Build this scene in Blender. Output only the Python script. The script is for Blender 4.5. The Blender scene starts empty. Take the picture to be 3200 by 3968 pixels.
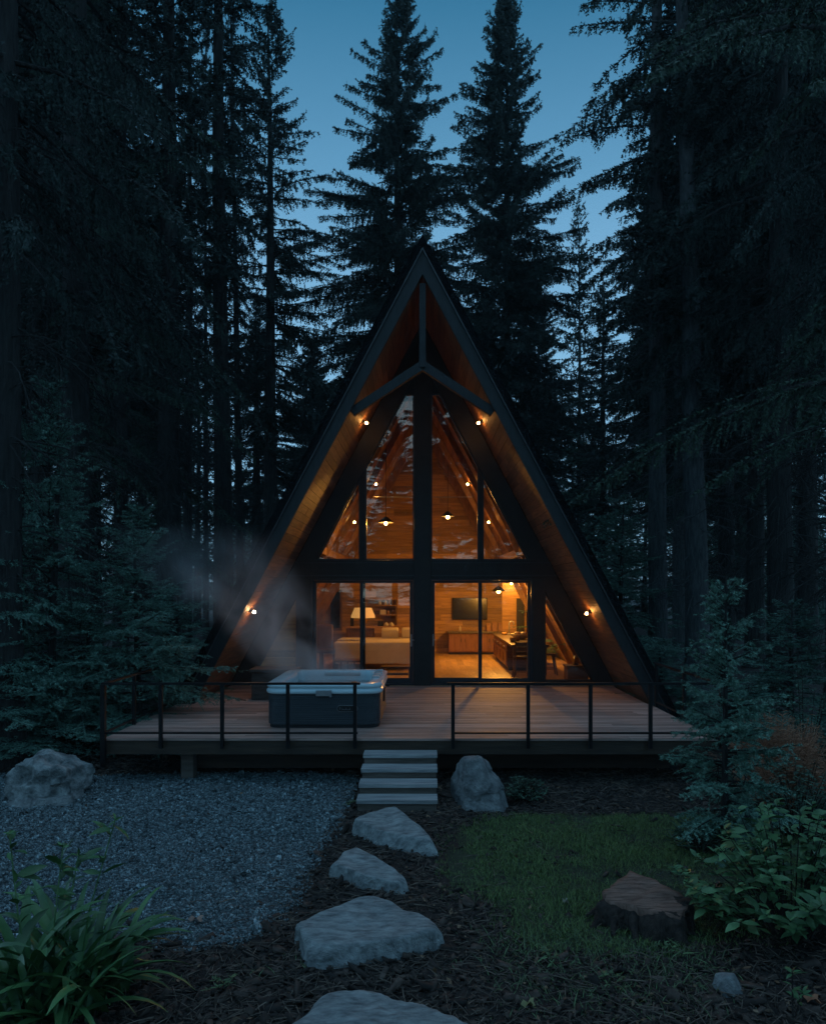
import bpy, math, random
import numpy as np
from mathutils import Vector, noise as mnoise

R = math.radians
random.seed(7)
scene = bpy.context.scene
C = scene.collection

# ------------------------------------------------------------------ camera, sky, exposure
F, CX, HY = 1600.0, 888.0, 1240.0            # focal length, vanishing point in a 1736 px wide picture
CAMZ = 2.5
cam = bpy.data.cameras.new('camera')
cam_ob = bpy.data.objects.new('camera', cam); C.objects.link(cam_ob)
cam_ob.location = (0, 0, CAMZ); cam_ob.rotation_euler = (R(90), 0, 0)
cam.sensor_fit = 'HORIZONTAL'; cam.sensor_width = 36; cam.lens = 36 * F / 1736
cam.shift_x = -20 / 1736; cam.shift_y = 163.5 / 1736
cam.clip_start = .05; cam.clip_end = 500
scene.camera = cam_ob

world = bpy.data.worlds.new('World'); scene.world = world; world.use_nodes = True
wn = world.node_tree
sky = wn.nodes.new('ShaderNodeTexSky'); sky.sky_type = 'NISHITA'; sky.sun_disc = False
sky.sun_elevation = R(10); sky.sun_rotation = R(180)
sky.ozone_density = 5.0; sky.dust_density = .3; sky.air_density = 1.0; sky.altitude = 0
# dusk: the clear sky, a little greener, paling into thin haze towards the horizon
tint = wn.nodes.new('ShaderNodeVectorMath'); tint.operation = 'MULTIPLY'; tint.inputs[1].default_value = (.66, 1.33, 1.03)
wn.links.new(sky.outputs[0], tint.inputs[0])
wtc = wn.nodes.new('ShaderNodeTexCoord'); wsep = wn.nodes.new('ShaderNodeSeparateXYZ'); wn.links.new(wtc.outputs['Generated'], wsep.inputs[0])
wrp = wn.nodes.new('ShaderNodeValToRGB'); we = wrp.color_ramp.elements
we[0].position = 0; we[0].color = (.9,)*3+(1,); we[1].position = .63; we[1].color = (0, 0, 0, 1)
for p_, v_ in ((.2, .8), (.4, .54), (.48, .3), (.8, .55), (1.0, .95)):  # topmost stops brighten the unseen zenith, added to light the ground from above
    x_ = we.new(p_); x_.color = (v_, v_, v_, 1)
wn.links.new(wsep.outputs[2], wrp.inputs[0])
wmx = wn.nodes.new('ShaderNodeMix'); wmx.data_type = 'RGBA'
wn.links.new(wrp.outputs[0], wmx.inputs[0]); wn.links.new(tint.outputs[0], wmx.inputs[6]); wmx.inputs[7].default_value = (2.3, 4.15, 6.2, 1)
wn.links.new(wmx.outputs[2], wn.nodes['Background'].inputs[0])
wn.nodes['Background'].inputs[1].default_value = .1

sun = bpy.data.lights.new('sun', 'SUN'); sun.energy = .03; sun.angle = R(20); sun.color = (1, .93, .85)
sun_ob = bpy.data.objects.new('sun', sun); C.objects.link(sun_ob)
sun_ob.rotation_euler = (R(86), 0, 0)         # low behind the camera, shining towards +Y

scene.view_settings.view_transform = 'Standard'; scene.view_settings.look = 'None'
scene.view_settings.exposure = .42; scene.view_settings.gamma = 1
scene.render.engine = 'CYCLES'
cy = scene.cycles
cy.use_denoising = True; cy.max_bounces = 8; cy.diffuse_bounces = 3; cy.glossy_bounces = 3
cy.transmission_bounces = 6; cy.transparent_max_bounces = 12; cy.volume_bounces = 1
cy.sample_clamp_indirect = 4.0; cy.caustics_reflective = False; cy.caustics_refractive = False

def P(px, py, d):
    return ((px - CX) / F * d, d, CAMZ - (py - HY) / F * d)
def G(px, py, z=0.0):
    d = (CAMZ - z) * F / (py - HY)
    return ((px - CX) / F * d, d)

# ------------------------------------------------------------------ materials
def nodes(m):
    return m.node_tree.nodes, m.node_tree.links
def mat(name, c1, c2=None, rough=.7, scale=6, stretch=(1, 1, 1), bump=0, bscale=None, island=0, metal=0, spec=.5,
        detail=6, c3=None, lo=.35, hi=.65, bdist=.02, sheen=0):
    m = bpy.data.materials.new(name); m.use_nodes = True
    n, l = nodes(m); b = n['Principled BSDF']
    b.inputs['Roughness'].default_value = rough; b.inputs['Metallic'].default_value = metal
    b.inputs['Specular IOR Level'].default_value = spec
    tc = n.new('ShaderNodeTexCoord'); mp = n.new('ShaderNodeMapping'); mp.inputs['Scale'].default_value = stretch
    l.new(tc.outputs['Object'], mp.inputs[0])
    geo = n.new('ShaderNodeNewGeometry')
    vec = mp.outputs[0]
    if island:
        ad = n.new('ShaderNodeVectorMath'); ad.operation = 'MULTIPLY_ADD'
        ad.inputs[1].default_value = (37, 53, 71)
        cb = n.new('ShaderNodeCombineXYZ')
        for k in range(3): l.new(geo.outputs['Random Per Island'], cb.inputs[k])
        l.new(cb.outputs[0], ad.inputs[0]); l.new(mp.outputs[0], ad.inputs[2]); vec = ad.outputs[0]
    nz = n.new('ShaderNodeTexNoise'); nz.inputs['Scale'].default_value = scale; nz.inputs['Detail'].default_value = detail
    nz.inputs['Roughness'].default_value = .62
    l.new(vec, nz.inputs['Vector'])
    rp = n.new('ShaderNodeValToRGB'); e = rp.color_ramp.elements
    e[0].position = lo; e[1].position = hi
    e[0].color = (*c1, 1); e[1].color = (*(c2 or c1), 1)
    if c3:
        x = e.new((lo + hi) / 2); x.color = (*c3, 1)
    l.new(nz.outputs['Fac'], rp.inputs[0]); col = rp.outputs[0]
    if island:
        mr = n.new('ShaderNodeMapRange'); mr.inputs[3].default_value = 1 - island; mr.inputs[4].default_value = 1 + island
        l.new(geo.outputs['Random Per Island'], mr.inputs[0])
        mx = n.new('ShaderNodeVectorMath'); mx.operation = 'MULTIPLY'
        l.new(col, mx.inputs[0]); l.new(mr.outputs[0], mx.inputs[1]); col = mx.outputs[0]
    l.new(col, b.inputs['Base Color'])
    if bump:
        n2 = n.new('ShaderNodeTexNoise'); n2.inputs['Scale'].default_value = bscale or scale * 4; n2.inputs['Detail'].default_value = 8
        n2.inputs['Roughness'].default_value = .65
        l.new(vec, n2.inputs['Vector'])
        bp = n.new('ShaderNodeBump'); bp.inputs['Strength'].default_value = bump; bp.inputs['Distance'].default_value = bdist
        l.new(n2.outputs['Fac'], bp.inputs['Height']); l.new(bp.outputs[0], b.inputs['Normal'])
    return m
def emit(name, col, s):
    m = bpy.data.materials.new(name); m.use_nodes = True
    n, l = nodes(m); b = n['Principled BSDF']
    b.inputs['Base Color'].default_value = (*col, 1)
    b.inputs['Emission Color'].default_value = (*col, 1); b.inputs['Emission Strength'].default_value = s
    return m
def bulbmat(name, col, s):
    m = bpy.data.materials.new(name); m.use_nodes = True
    n, l = nodes(m); n.remove(n['Principled BSDF'])
    t = n.new('ShaderNodeBsdfTransparent'); t.inputs[0].default_value = (1, .95, .88, 1)
    e = n.new('ShaderNodeEmission'); e.inputs[0].default_value = (*col, 1); e.inputs[1].default_value = s
    a = n.new('ShaderNodeAddShader'); l.new(t.outputs[0], a.inputs[0]); l.new(e.outputs[0], a.inputs[1])
    l.new(a.outputs[0], n['Material Output'].inputs[0])
    return m
def glass(name, ior=1.5, tint=(1, 1, 1)):
    m = bpy.data.materials.new(name); m.use_nodes = True
    n, l = nodes(m); n.remove(n['Principled BSDF'])
    fr = n.new('ShaderNodeFresnel'); fr.inputs[0].default_value = ior
    t = n.new('ShaderNodeBsdfTransparent'); t.inputs[0].default_value = (*tint, 1)
    g = n.new('ShaderNodeBsdfGlossy'); g.inputs['Roughness'].default_value = 0.0
    mx = n.new('ShaderNodeMixShader')
    l.new(fr.outputs[0], mx.inputs[0]); l.new(t.outputs[0], mx.inputs[1]); l.new(g.outputs[0], mx.inputs[2])
    l.new(mx.outputs[0], n['Material Output'].inputs[0])
    return m

M = {}
M['soffit'] = mat('cedar_soffit', (.13, .055, .026), (.26, .115, .052), .6, 4, (6, .5, 6), .25, 9, island=.35)
M['ceil'] = mat('pine_ceiling', (.17, .08, .035), (.3, .15, .065), .6, 4, (6, .5, 6), .2, 9, island=.3)
M['wallwood'] = mat('pine_wall', (.25, .14, .05), (.44, .26, .09), .55, 3, (.5, 6, 6), .25, 8, island=.35)
M['floor'] = mat('oak_floor', (.36, .22, .07), (.52, .34, .12), .38, 3, (6, .6, 6), .1, 8, island=.25)
M['darkwood'] = mat('dark_stained_timber', (.005, .005, .006), (.013, .012, .012), .6, 5, (1, 1, 1), .25, 24)
M['fascia'] = mat('painted_fascia_timber', (.0075, .0085, .01), (.015, .0165, .02), .6, 5, (4, 1, 1), .2, 18)
M['rafter'] = mat('brown_rafter', (.17, .09, .04), (.32, .18, .08), .6, 4, (3, 3, 1), .2, 10)
M['shingle'] = mat('roof_shingles', (.003, .0034, .004), (.009, .01, .012), .95, 14, (1, 1, 1), .8, 20, bdist=.05, spec=.1)
M['drip'] = mat('metal_drip_edge', (.05, .05, .055), (.09, .09, .095), .4, 8, metal=.6)
M['alu'] = mat('dark_window_frame', (.02, .023, .03), (.03, .034, .043), .38, 8, metal=.2)
M['deck'] = mat('deck_boards', (.28, .168, .138), (.54, .355, .3), .62, 4, (.45, 7, 7), .35, 9, island=.3)
M['beam'] = mat('stained_deck_beam', (.034, .021, .014), (.07, .042, .026), .7, 3, (.6, 5, 5), .3, 8)
M['tread'] = mat('weathered_tread', (.24, .245, .25), (.48, .48, .48), .75, 4, (.6, 7, 7), .5, 9, island=.15)
M['riser'] = mat('old_riser_wood', (.085, .065, .052), (.18, .145, .125), .8, 4, (.6, 6, 6), .4, 9, island=.2)
M['iron'] = mat('black_iron', (.005, .005, .006), (.01, .01, .011), .5, 20, spec=.25)
M['shell'] = mat('acrylic_tub_shell', (.5, .66, .72), (.56, .72, .77), .16, 3)
M['tubside'] = mat('slatted_tub_cabinet', (.02, .029, .036), (.036, .048, .058), .5, 4, (.5, .5, 8), .3, 6)
M['tubdark'] = mat('tub_base', (.012, .012, .014), rough=.7)
M['chrome'] = mat('brushed_metal', (.3, .33, .36), (.4, .43, .46), .35, 12, metal=.6)
M['plaque'] = mat('black_plaque', (.01, .01, .012), rough=.3)
M['letter'] = mat('silver_lettering', (.16, .17, .18), rough=.45)
M['pillow'] = mat('grey_tub_pillow', (.3, .34, .36), (.4, .44, .46), .6, 10)
M['rock'] = mat('grey_granite', (.1, .112, .118), (.4, .43, .43), .88, 7, (1, 1, 1), 1.0, 14, bdist=.07, c3=(.22, .235, .24), detail=10, lo=.3, hi=.7)
M['slab'] = mat('flat_stone', (.13, .15, .158), (.52, .56, .56), .85, 9, (1, 2.2, 1), 1.0, 20, bdist=.05, detail=11, lo=.3, hi=.7)
M['paleroc'] = mat('pale_boulder', (.08, .1, .105), (.42, .45, .45), .88, 7, (1, 1, 1), 1.0, 14, bdist=.07, lo=.34, hi=.64, detail=10)
M['stumptop'] = mat('weathered_stump_top', (.11, .058, .042), (.33, .195, .15), .85, 4, (1.5, 9, 1.5), .7, 8, bdist=.03)
M['stumpbark'] = mat('stump_bark', (.018, .012, .009), (.06, .042, .034), .9, 8, (3, 3, .7), .9, 12, bdist=.05)
M['mulch'] = mat('dark_mulch_soil', (.012, .008, .007), (.045, .03, .024), .95, 9, bump=.9, bscale=40, bdist=.03)
M['chip'] = mat('bark_chips', (.026, .018, .014), (.08, .056, .045), .9, 12, island=.75)
M['twig'] = mat('dry_twigs', (.08, .058, .045), (.18, .135, .105), .85, 10, island=.6)
M['needlelitter'] = mat('fallen_leaves', (.12, .06, .03), (.26, .17, .11), .8, 14, island=.5)
M['gravelbase'] = mat('gravel_bed', (.05, .06, .066), (.14, .16, .17), .9, 40, bump=1, bscale=60, bdist=.03)
M['pebble'] = mat('crushed_gravel', (.1, .14, .155), (.34, .42, .44), .75, 30, island=.7)
M['lawnbase'] = mat('lawn_soil', (.02, .026, .014), (.045, .055, .028), .95, 6, bump=.8, bscale=40)
M['grass'] = mat('grass_blades', (.09, .145, .04), (.175, .245, .07), .6, 2.5, island=.45)
M['weed'] = mat('weed_leaves', (.07, .12, .05), (.13, .19, .08), .6, 5, island=.45)
M['bark'] = mat('spruce_bark', (.016, .014, .013), (.045, .042, .04), .9, 6, (3, 3, .5), .9, 10, bdist=.06)
M['paleb'] = mat('grey_spruce_bark', (.05, .053, .056), (.12, .125, .13), .9, 6, (3, 3, .5), .9, 10, bdist=.06)
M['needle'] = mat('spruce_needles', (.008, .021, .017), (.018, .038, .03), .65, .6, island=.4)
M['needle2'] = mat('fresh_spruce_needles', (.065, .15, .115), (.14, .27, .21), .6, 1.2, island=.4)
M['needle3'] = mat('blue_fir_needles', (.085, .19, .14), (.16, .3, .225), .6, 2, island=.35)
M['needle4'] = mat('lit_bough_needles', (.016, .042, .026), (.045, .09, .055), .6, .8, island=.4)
M['leaf'] = mat('shrub_leaves', (.045, .12, .045), (.1, .205, .08), .5, 5, island=.35)
M['strap'] = mat('strap_leaves', (.035, .105, .035), (.085, .185, .06), .45, 5, island=.4)
M['bush'] = mat('low_bush_leaves', (.035, .08, .05), (.06, .12, .075), .6, 4, island=.4)
M['brown'] = mat('dry_brown_twigs', (.27, .115, .065), (.5, .25, .15), .85, 8, island=.5)
M['lin'] = mat('cream_linen', (.68, .6, .48), (.8, .73, .6), .85, 3, bump=.3, bscale=60)
M['leather'] = mat('brown_leather', (.07, .03, .018), (.12, .05, .03), .5, 8, bump=.2, bscale=40)
M['furn'] = mat('walnut_furniture', (.08, .04, .02), (.16, .085, .042), .5, 4, (1, 1, 5), .15, 10)
M['cab'] = mat('cherry_cabinet', (.16, .07, .03), (.27, .125, .055), .45, 4, (5, 5, .7), .15, 10)
M['stone_top'] = mat('dark_counter_stone', (.06, .05, .04), (.14, .115, .09), .3, 22)
M['tv'] = mat('black_screen', (.006, .006, .007), rough=.22)
M['black'] = mat('matte_black', (.015, .014, .013), rough=.6)
M['shade'] = bpy.data.materials.new('lamp_shade_cloth')
M['bulb'] = bulbmat('bulb_glow', (1, .52, .16), 22)
M['bulbw'] = bulbmat('white_bulb_glow', (1, .72, .42), 40)
M['glassware'] = mat('amber_glass', (.3, .16, .06), (.45, .28, .12), .1, 8)
M['ceramic'] = mat('pale_ceramic', (.5, .45, .38), (.62, .56, .48), .4, 8)
M['wicker'] = mat('honey_crate', (.3, .15, .06), (.45, .25, .11), .6, 20)
M['planter'] = mat('dark_planter_wood', (.05, .036, .03), (.1, .075, .062), .75, 4, (1, 1, 6), .3, 10)
M['pane'] = glass('window_glass', 1.62, (.96, .96, .95))
M['water'] = None
m = M['shade']; m.use_nodes = True
b = m.node_tree.nodes['Principled BSDF']; b.inputs['Base Color'].default_value = (.8, .55, .28, 1)
b.inputs['Transmission Weight'].default_value = 0; b.inputs['Roughness'].default_value = .8
b.inputs['Emission Color'].default_value = (1, .55, .16, 1); b.inputs['Emission Strength'].default_value = .35
m = bpy.data.materials.new('still_tub_water'); m.use_nodes = True
b = m.node_tree.nodes['Principled BSDF']; b.inputs['Base Color'].default_value = (.62, .86, .92, 1)
b.inputs['Roughness'].default_value = .05; b.inputs['IOR'].default_value = 1.33; b.inputs['Transmission Weight'].default_value = .85
M['water'] = m

# ------------------------------------------------------------------ object helpers
def offset(p):
    o = Vector((0, 0, 0))
    while p is not None:
        o += p.location; p = p.parent
    return o
def props(o, label=None, cat=None, group=None, kind=None):
    for k, v in (('label', label), ('category', cat), ('group', group), ('kind', kind)):
        if v: o[k] = v
    return o
def thing(name, label, cat, loc=(0, 0, 0), group=None):
    o = bpy.data.objects.new(name, None); C.objects.link(o); o.location = loc; o.empty_display_size = .2
    return props(o, label, cat, group)
def np_mesh(name, V, Fc, mt, parent=None, smooth=False):
    """V (n,3), Fc list of (k,3) or (k,4) arrays"""
    V = np.asarray(V, dtype=np.float32)
    off = offset(parent); V = V - np.array(off, dtype=np.float32)
    me = bpy.data.meshes.new(name)
    Fc = [np.asarray(f, dtype=np.int32) for f in Fc if len(f)]
    loops = np.concatenate([f.ravel() for f in Fc]); sizes = np.concatenate([np.full(len(f), f.shape[1], np.int32) for f in Fc])
    me.vertices.add(len(V)); me.vertices.foreach_set('co', V.ravel())
    me.loops.add(len(loops)); me.loops.foreach_set('vertex_index', loops)
    me.polygons.add(len(sizes)); st = np.concatenate([[0], np.cumsum(sizes)[:-1]]).astype(np.int32)
    me.polygons.foreach_set('loop_start', st); me.polygons.foreach_set('loop_total', sizes)
    if smooth: me.polygons.foreach_set('use_smooth', np.ones(len(sizes), dtype=bool))
    me.update(calc_edges=True); me.validate()
    me.materials.append(mt)
    o = bpy.data.objects.new(name, me); C.objects.link(o); o.parent = parent
    return o
class MB:
    def __init__(s): s.v = []; s.f = []
    def add(s, vs, fs):
        k = len(s.v); s.v += [tuple(v) for v in vs]; s.f += [tuple(i + k for i in f) for f in fs]; return s
    def box(s, x0, x1, y0, y1, z0, z1):
        return s.add([(x0,y0,z0),(x1,y0,z0),(x1,y1,z0),(x0,y1,z0),(x0,y0,z1),(x1,y0,z1),(x1,y1,z1),(x0,y1,z1)],
                     [(3,2,1,0),(4,5,6,7),(0,1,5,4),(1,2,6,5),(2,3,7,6),(3,0,4,7)])
    def obox(s, c, ax, ay, az):
        c, ax, ay, az = map(Vector, (c, ax, ay, az))
        vs = [c + i*ax + j*ay + k*az for k in (-1,1) for (i,j) in ((-1,-1),(1,-1),(1,1),(-1,1))]
        return s.add(vs, [(3,2,1,0),(4,5,6,7),(0,1,5,4),(1,2,6,5),(2,3,7,6),(3,0,4,7)])
    def bar(s, a, b, w, h, up=(0,0,1)):
        a, b = Vector(a), Vector(b); d = (b - a); L = d.length; d.normalize()
        up = Vector(up)
        if abs(d.dot(up)) > .98: up = Vector((0, 1, 0))
        sx = d.cross(up).normalized(); uz = sx.cross(d).normalized()
        return s.obox((a + b) / 2, d * L / 2, sx * w / 2, uz * h / 2)
    def prism(s, poly, y0, y1):            # poly in XZ, extruded along Y
        n = len(poly)
        vs = [(x, y0, z) for x, z in poly] + [(x, y1, z) for x, z in poly]
        return s.add(vs, [tuple(range(n)), tuple(range(2*n-1, n-1, -1))] + [(i, i+n, (i+1)%n+n, (i+1)%n) for i in range(n)])
    def tube(s, pts, rad, n=8, caps=True):
        pts = [Vector(p) for p in pts]; rad = [rad]*len(pts) if isinstance(rad, (int, float)) else rad
        k = len(s.v); u = None
        for i, p in enumerate(pts):
            d = (pts[min(i+1, len(pts)-1)] - pts[max(i-1, 0)]).normalized()
            if u is None: u = d.orthogonal().normalized()
            u = (u - d * u.dot(d)).normalized(); w = d.cross(u)
            for j in range(n):
                a = 2*math.pi*j/n; s.v.append(tuple(p + (u*math.cos(a) + w*math.sin(a))*rad[i]))
        for i in range(len(pts)-1):
            for j in range(n):
                s.f.append((k+i*n+j, k+i*n+(j+1)%n, k+(i+1)*n+(j+1)%n, k+(i+1)*n+j))
        if caps:
            s.f.append(tuple(k+j for j in range(n-1, -1, -1))); e = k+(len(pts)-1)*n; s.f.append(tuple(e+j for j in range(n)))
        return s
    def lathe(s, c, prof, n=16):           # prof: (r, z) list
        return s.tube([(c[0], c[1], c[2]+z) for r, z in prof], [max(r, .0005) for r, z in prof], n)
    def build(s, name, mt, parent=None, smooth=False, bevel=0, seg=2):
        off = offset(parent)
        me = bpy.data.meshes.new(name)
        me.from_pydata([(v[0]-off.x, v[1]-off.y, v[2]-off.z) for v in s.v], [], s.f); me.validate(); me.update()
        import bmesh
        bm = bmesh.new(); bm.from_mesh(me); bmesh.ops.recalc_face_normals(bm, faces=bm.faces)
        if bevel:
            bmesh.ops.bevel(bm, geom=list(bm.edges), offset=bevel, segments=seg, affect='EDGES', profile=.6, clamp_overlap=True)
        bm.to_mesh(me); bm.free()
        if smooth:
            for p in me.polygons: p.use_smooth = True
        me.materials.append(mt)
        o = bpy.data.objects.new(name, me); C.objects.link(o); o.parent = parent
        return o
def dup(root, loc, rotz=0, scale=1, label=None, tilt=(0, 0), group=None):
    r = root.copy(); C.objects.link(r); r.location = loc; r.rotation_euler = (tilt[0], tilt[1], rotz)
    r.scale = (scale,)*3 if isinstance(scale, (int, float)) else scale
    if label: r['label'] = label
    if group: r['group'] = group
    for ch in list(root.children):
        c = ch.copy(); C.objects.link(c); c.parent = r
        for g in ch.children:
            d = g.copy(); C.objects.link(d); d.parent = c
    return r

# ------------------------------------------------------------------ cabin
ZD = .61                                    # deck level
T = .53                                     # horizontal run per metre of fall of the roof
ZO, ZM, ZI, ZR = 8.44, 8.20, 7.79, 7.03     # apex of: shingles, fascia, soffit, window edge
YF, YW, YB = 12.7, 15.1, 23.2               # roof front, glazed wall, back
def rx(apex, z): return (apex - z) * T
cabin = thing('cabin', 'dark A-frame timber cabin with glowing glazed front', 'cabin', (0, YW, ZD))
for s in (-1, 1):
    MB().prism([(0, ZO), (s*rx(ZO, .15), .15), (s*rx(ZM, .15), .15), (0, ZM)], YF, YB).build('roof', M['shingle'], cabin)
    # ragged shingle butts at the front edge of the roof
    mb = MB()
    for k in range(75):
        z = .2 + k*.108
        for q in range(1):
            x = rx(ZO, z); o = random.uniform(0, .022)
            mb.obox((s*(x+.012), YF+.06, z), (s*-T*.052, 0, .052), (0, .06+o, 0), (s*.009, 0, .005))
    mb.build('shingle_edge', M['shingle'], cabin)
    MB().prism([(0, ZM-.004), (s*rx(ZM-.004, .3), .3), (s*rx(ZI, .3), .3), (0, ZI)], YF+.03, YF+.09).build('fascia', M['fascia'], cabin)
    MB().prism([(0, ZM+.02), (s*rx(ZM+.02, .3), .3), (s*rx(ZM-.015, .3), .3), (0, ZM-.015)], YF-.012, YF+.028).build('drip_edge', M['drip'], cabin)
    # board lining under the roof, boards running along the ridge
    for (y0, y1, nm, mt) in ((YF+.095, YW-.1, 'soffit', M['soffit']), (YW+.12, YB-.35, 'ceiling_lining', M['ceil'])):
        mb = MB(); sl = math.hypot(1, T); nb = int((ZI - ZD) * sl / .14)
        dn = Vector((s*T, 0, -1)).normalized(); nr = Vector((-s, 0, -T)).normalized()
        for k in range(nb+1):
            c0 = Vector((0, 0, ZI)) + dn*(k*.14+.07)
            y = y0
            brk = y0 + random.uniform(.6, 2.2) if y1 - y0 < 3 else y0 + random.uniform(1, 3)
            while y < y1 - .01:
                ye = min(brk, y1); ye = y1 if y1 - ye < .3 else ye
                c = c0 + nr*(-.012 + random.uniform(-.0025, .0025)); c.y = (y+ye)/2
                mb.obox(c, dn*.0672, (0, (ye-y)/2-.001, 0), nr*.012)
                y = ye; brk = y + random.uniform(1.2, 3)
        mb.build(nm, mt, cabin)
    # glazed wall: sloping rafter
    MB().prism([(0, ZI-.03), (s*rx(ZI-.03, ZD+.001), ZD+.001), (s*rx(ZR, ZD+.001), ZD+.001), (0, ZR)], YW-.1, YW+.1).build('gable_rafter', M['darkwood'], cabin)
    # front truss brace
    a = Vector((0, YF+.17, CAMZ + (HY-762)/126)); bq = Vector((s*rx(ZI, CAMZ+(HY-862)/126)-s*.02, YF+.17, CAMZ+(HY-862)/126))
    mb = MB(); mb.bar(a, bq, .1, .15); mb.build('truss_brace', M['fascia'], cabin, bevel=.006)
zb = CAMZ + (HY-755)/126
MB().box(-.055, .055, YF+.11, YF+.225, zb-.1, ZI-.12).build('king_post', M['fascia'], cabin, bevel=.006)
# wall frame
def fx(px): return (px-CX)/F*YW
def fz(py): return CAMZ-(py-HY)/F*YW
ZT0, ZT1 = fz(1217), fz(1178)
MB().box(-.165, .165, YW-.13, YW+.1, ZD+.001, 6.9).build('centre_post', M['darkwood'], cabin, bevel=.008)
mb = MB()
for s in (-1, 1): mb.box(*(sorted((s*.166, s*rx(ZR, ZT1)+s*.2))), YW-.112, YW+.09, ZT0, ZT1)
mb.build('transom_beam', M['darkwood'], cabin, bevel=.008)
mb = MB(); mb.box(-2.9, 2.9, YW-.118, YW-.1125, ZT0+.05, ZT0+.075); mb.box(-2.7, 2.7, YW-.118, YW-.1125, ZT1-.06, ZT1-.045)
mb.build('transom_trim', M['alu'], cabin)
for a, b_ in ((fx(1118)+.001, fx(1144)), (fx(624), fx(655)-.001)):
    MB().box(a, b_, YW-.122, YW+.095, ZD+.001, ZT0-.001).build('side_post', M['darkwood'], cabin, bevel=.006)
ztop = fz(829)
for s in (-1, 1):      # boarded gable peak above the glass
    MB().prism([(s*.166, ztop), (s*rx(ZR, ztop), ztop), (s*.166, ZR-.32)], YW-.05, YW+.03).build('gable_panel', M['darkwood'], cabin)
# upper windows: a thin frame and a pane each
def inset(poly, t):
    n = len(poly); out = []
    cxm = sum(p[0] for p in poly)/n; czm = sum(p[1] for p in poly)/n
    lines = []
    for i in range(n):
        a = Vector(poly[i]); b2 = Vector(poly[(i+1) % n]); d = (b2-a).normalized(); nn = Vector((-d.y, d.x))
        if nn.dot(Vector((cxm, czm))-a) < 0: nn = -nn
        lines.append((a + nn*t, d))
    for i in range(n):
        (a, d), (c, e) = lines[i-1], lines[i]
        den = d.x*e.y - d.y*e.x; u = ((c.x-a.x)*e.y - (c.y-a.y)*e.x)/den
        out.append(tuple(a + d*u))
    return out
def window(poly, t=.025, nm='window', dep=(.03, .03)):
    inn = inset(poly, t); mb = MB(); n = len(poly)
    for i in range(n):
        j = (i+1) % n; mb.prism([poly[i], poly[j], inn[j], inn[i]], YW-dep[0], YW+dep[1])
    fr = mb.build(nm, M['alu'], cabin)
    MB().prism(inset(poly, t*.6), YW-.006, YW+.006).build('pane', M['pane'], fr)
    return fr
z0 = fz(1178)+.002
m1, m2 = fx(1006), fx(1014)
for s in (-1, 1):
    k1 = m1 if s > 0 else fx(768)*-1; k2 = m2 if s > 0 else fx(757)*-1
    window([(s*.167, z0), (s*k1, z0), (s*k1, (ZR - k1/T)), (s*rx(ZR, ztop)*1.0, ztop), (s*.167, ztop)])
    window([(s*k2, z0), (s*rx(ZR, z0), z0), (s*k2, ZR-k2/T)])
    MB().box(*sorted((s*k1, s*k2)), YW-.055, YW+.05, z0, ZR-k1/T+.02).build('mullion', M['darkwood'], cabin)
# side bays under the rafters: glass at the right, boards at the left
xa = fx(1144)+.002
window([(xa, ZD+.09), (rx(ZR, ZD+.09), ZD+.09), (xa, ZR-xa/T)], .02)
MB().box(xa, rx(ZR, ZD)-.01, YW-.09, YW+.09, ZD+.002, ZD+.088).build('sill', M['darkwood'], cabin)
xl = -(fx(624))+.002
mb = MB(); z = ZD+.03
while z < ZR-xl/T:
    zt = min(z+.13, ZR-xl/T)
    mb.prism([(-xl, z), (-rx(ZR, z), z), (-max(rx(ZR, zt), xl+.003), zt), (-xl, zt)], YW-.04, YW+.02); z += .132
mb.build('side_wall', M['wallwood'], cabin)
# sliding doors
def door_pair(xl, xr, xm0, xm1):
    zt, zb = ZT0-.002, ZD+.004
    mb = MB()
    mb.box(xl, xr, YW-.1, YW+.08, zt-.035, zt); mb.box(xl, xr, YW-.1, YW+.08, zb, zb+.035)
    mb.box(xl, xl+.035, YW-.1, YW+.08, zb+.035, zt-.035); mb.box(xr-.035, xr, YW-.1, YW+.08, zb+.035, zt-.035)
    mb.build('door_frame', M['alu'], cabin)
    for k, (a, b_, y) in enumerate(((xl+.037, xm1, YW+.02), (xm0, xr-.037, YW-.045))):
        w = .058; zlo, zhi = zb+.037, zt-.037
        mb = MB(); wt, wbm = .045, .1
        mb.box(a, a+w, y-.024, y+.024, zlo, zhi); mb.box(b_-w, b_, y-.024, y+.024, zlo, zhi)
        mb.box(a+w, b_-w, y-.022, y+.022, zhi-wt, zhi); mb.box(a+w, b_-w, y-.022, y+.022, zlo, zlo+wbm)
        d = mb.build('sliding_door', M['alu'], cabin)
        MB().box(a+w-.008, b_-w+.008, y-.006, y+.006, zlo+wbm-.008, zhi-wt+.008).build('pane', M['pane'], d)
        if k == (0 if xl > 0 else 1):
            hx = a+w/2 if xl > 0 else b_-w/2
            h = MB(); h.box(hx-.012, hx+.012, y-.06, y-.05, 1.38, 1.62); h.box(hx-.012, hx+.012, y-.055, y-.02, 1.4, 1.42); h.box(hx-.012, hx+.012, y-.055, y-.02, 1.58, 1.6)
            h.box(hx, hx+.06, y-.058, y-.048, 1.5, 1.515)
            h.build('handle', M['chrome'], d)
door_pair(fx(655), fx(872)-.004, fx(757), fx(768))
door_pair(fx(903)+.004, fx(1118), fx(1005), fx(1013))
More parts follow.
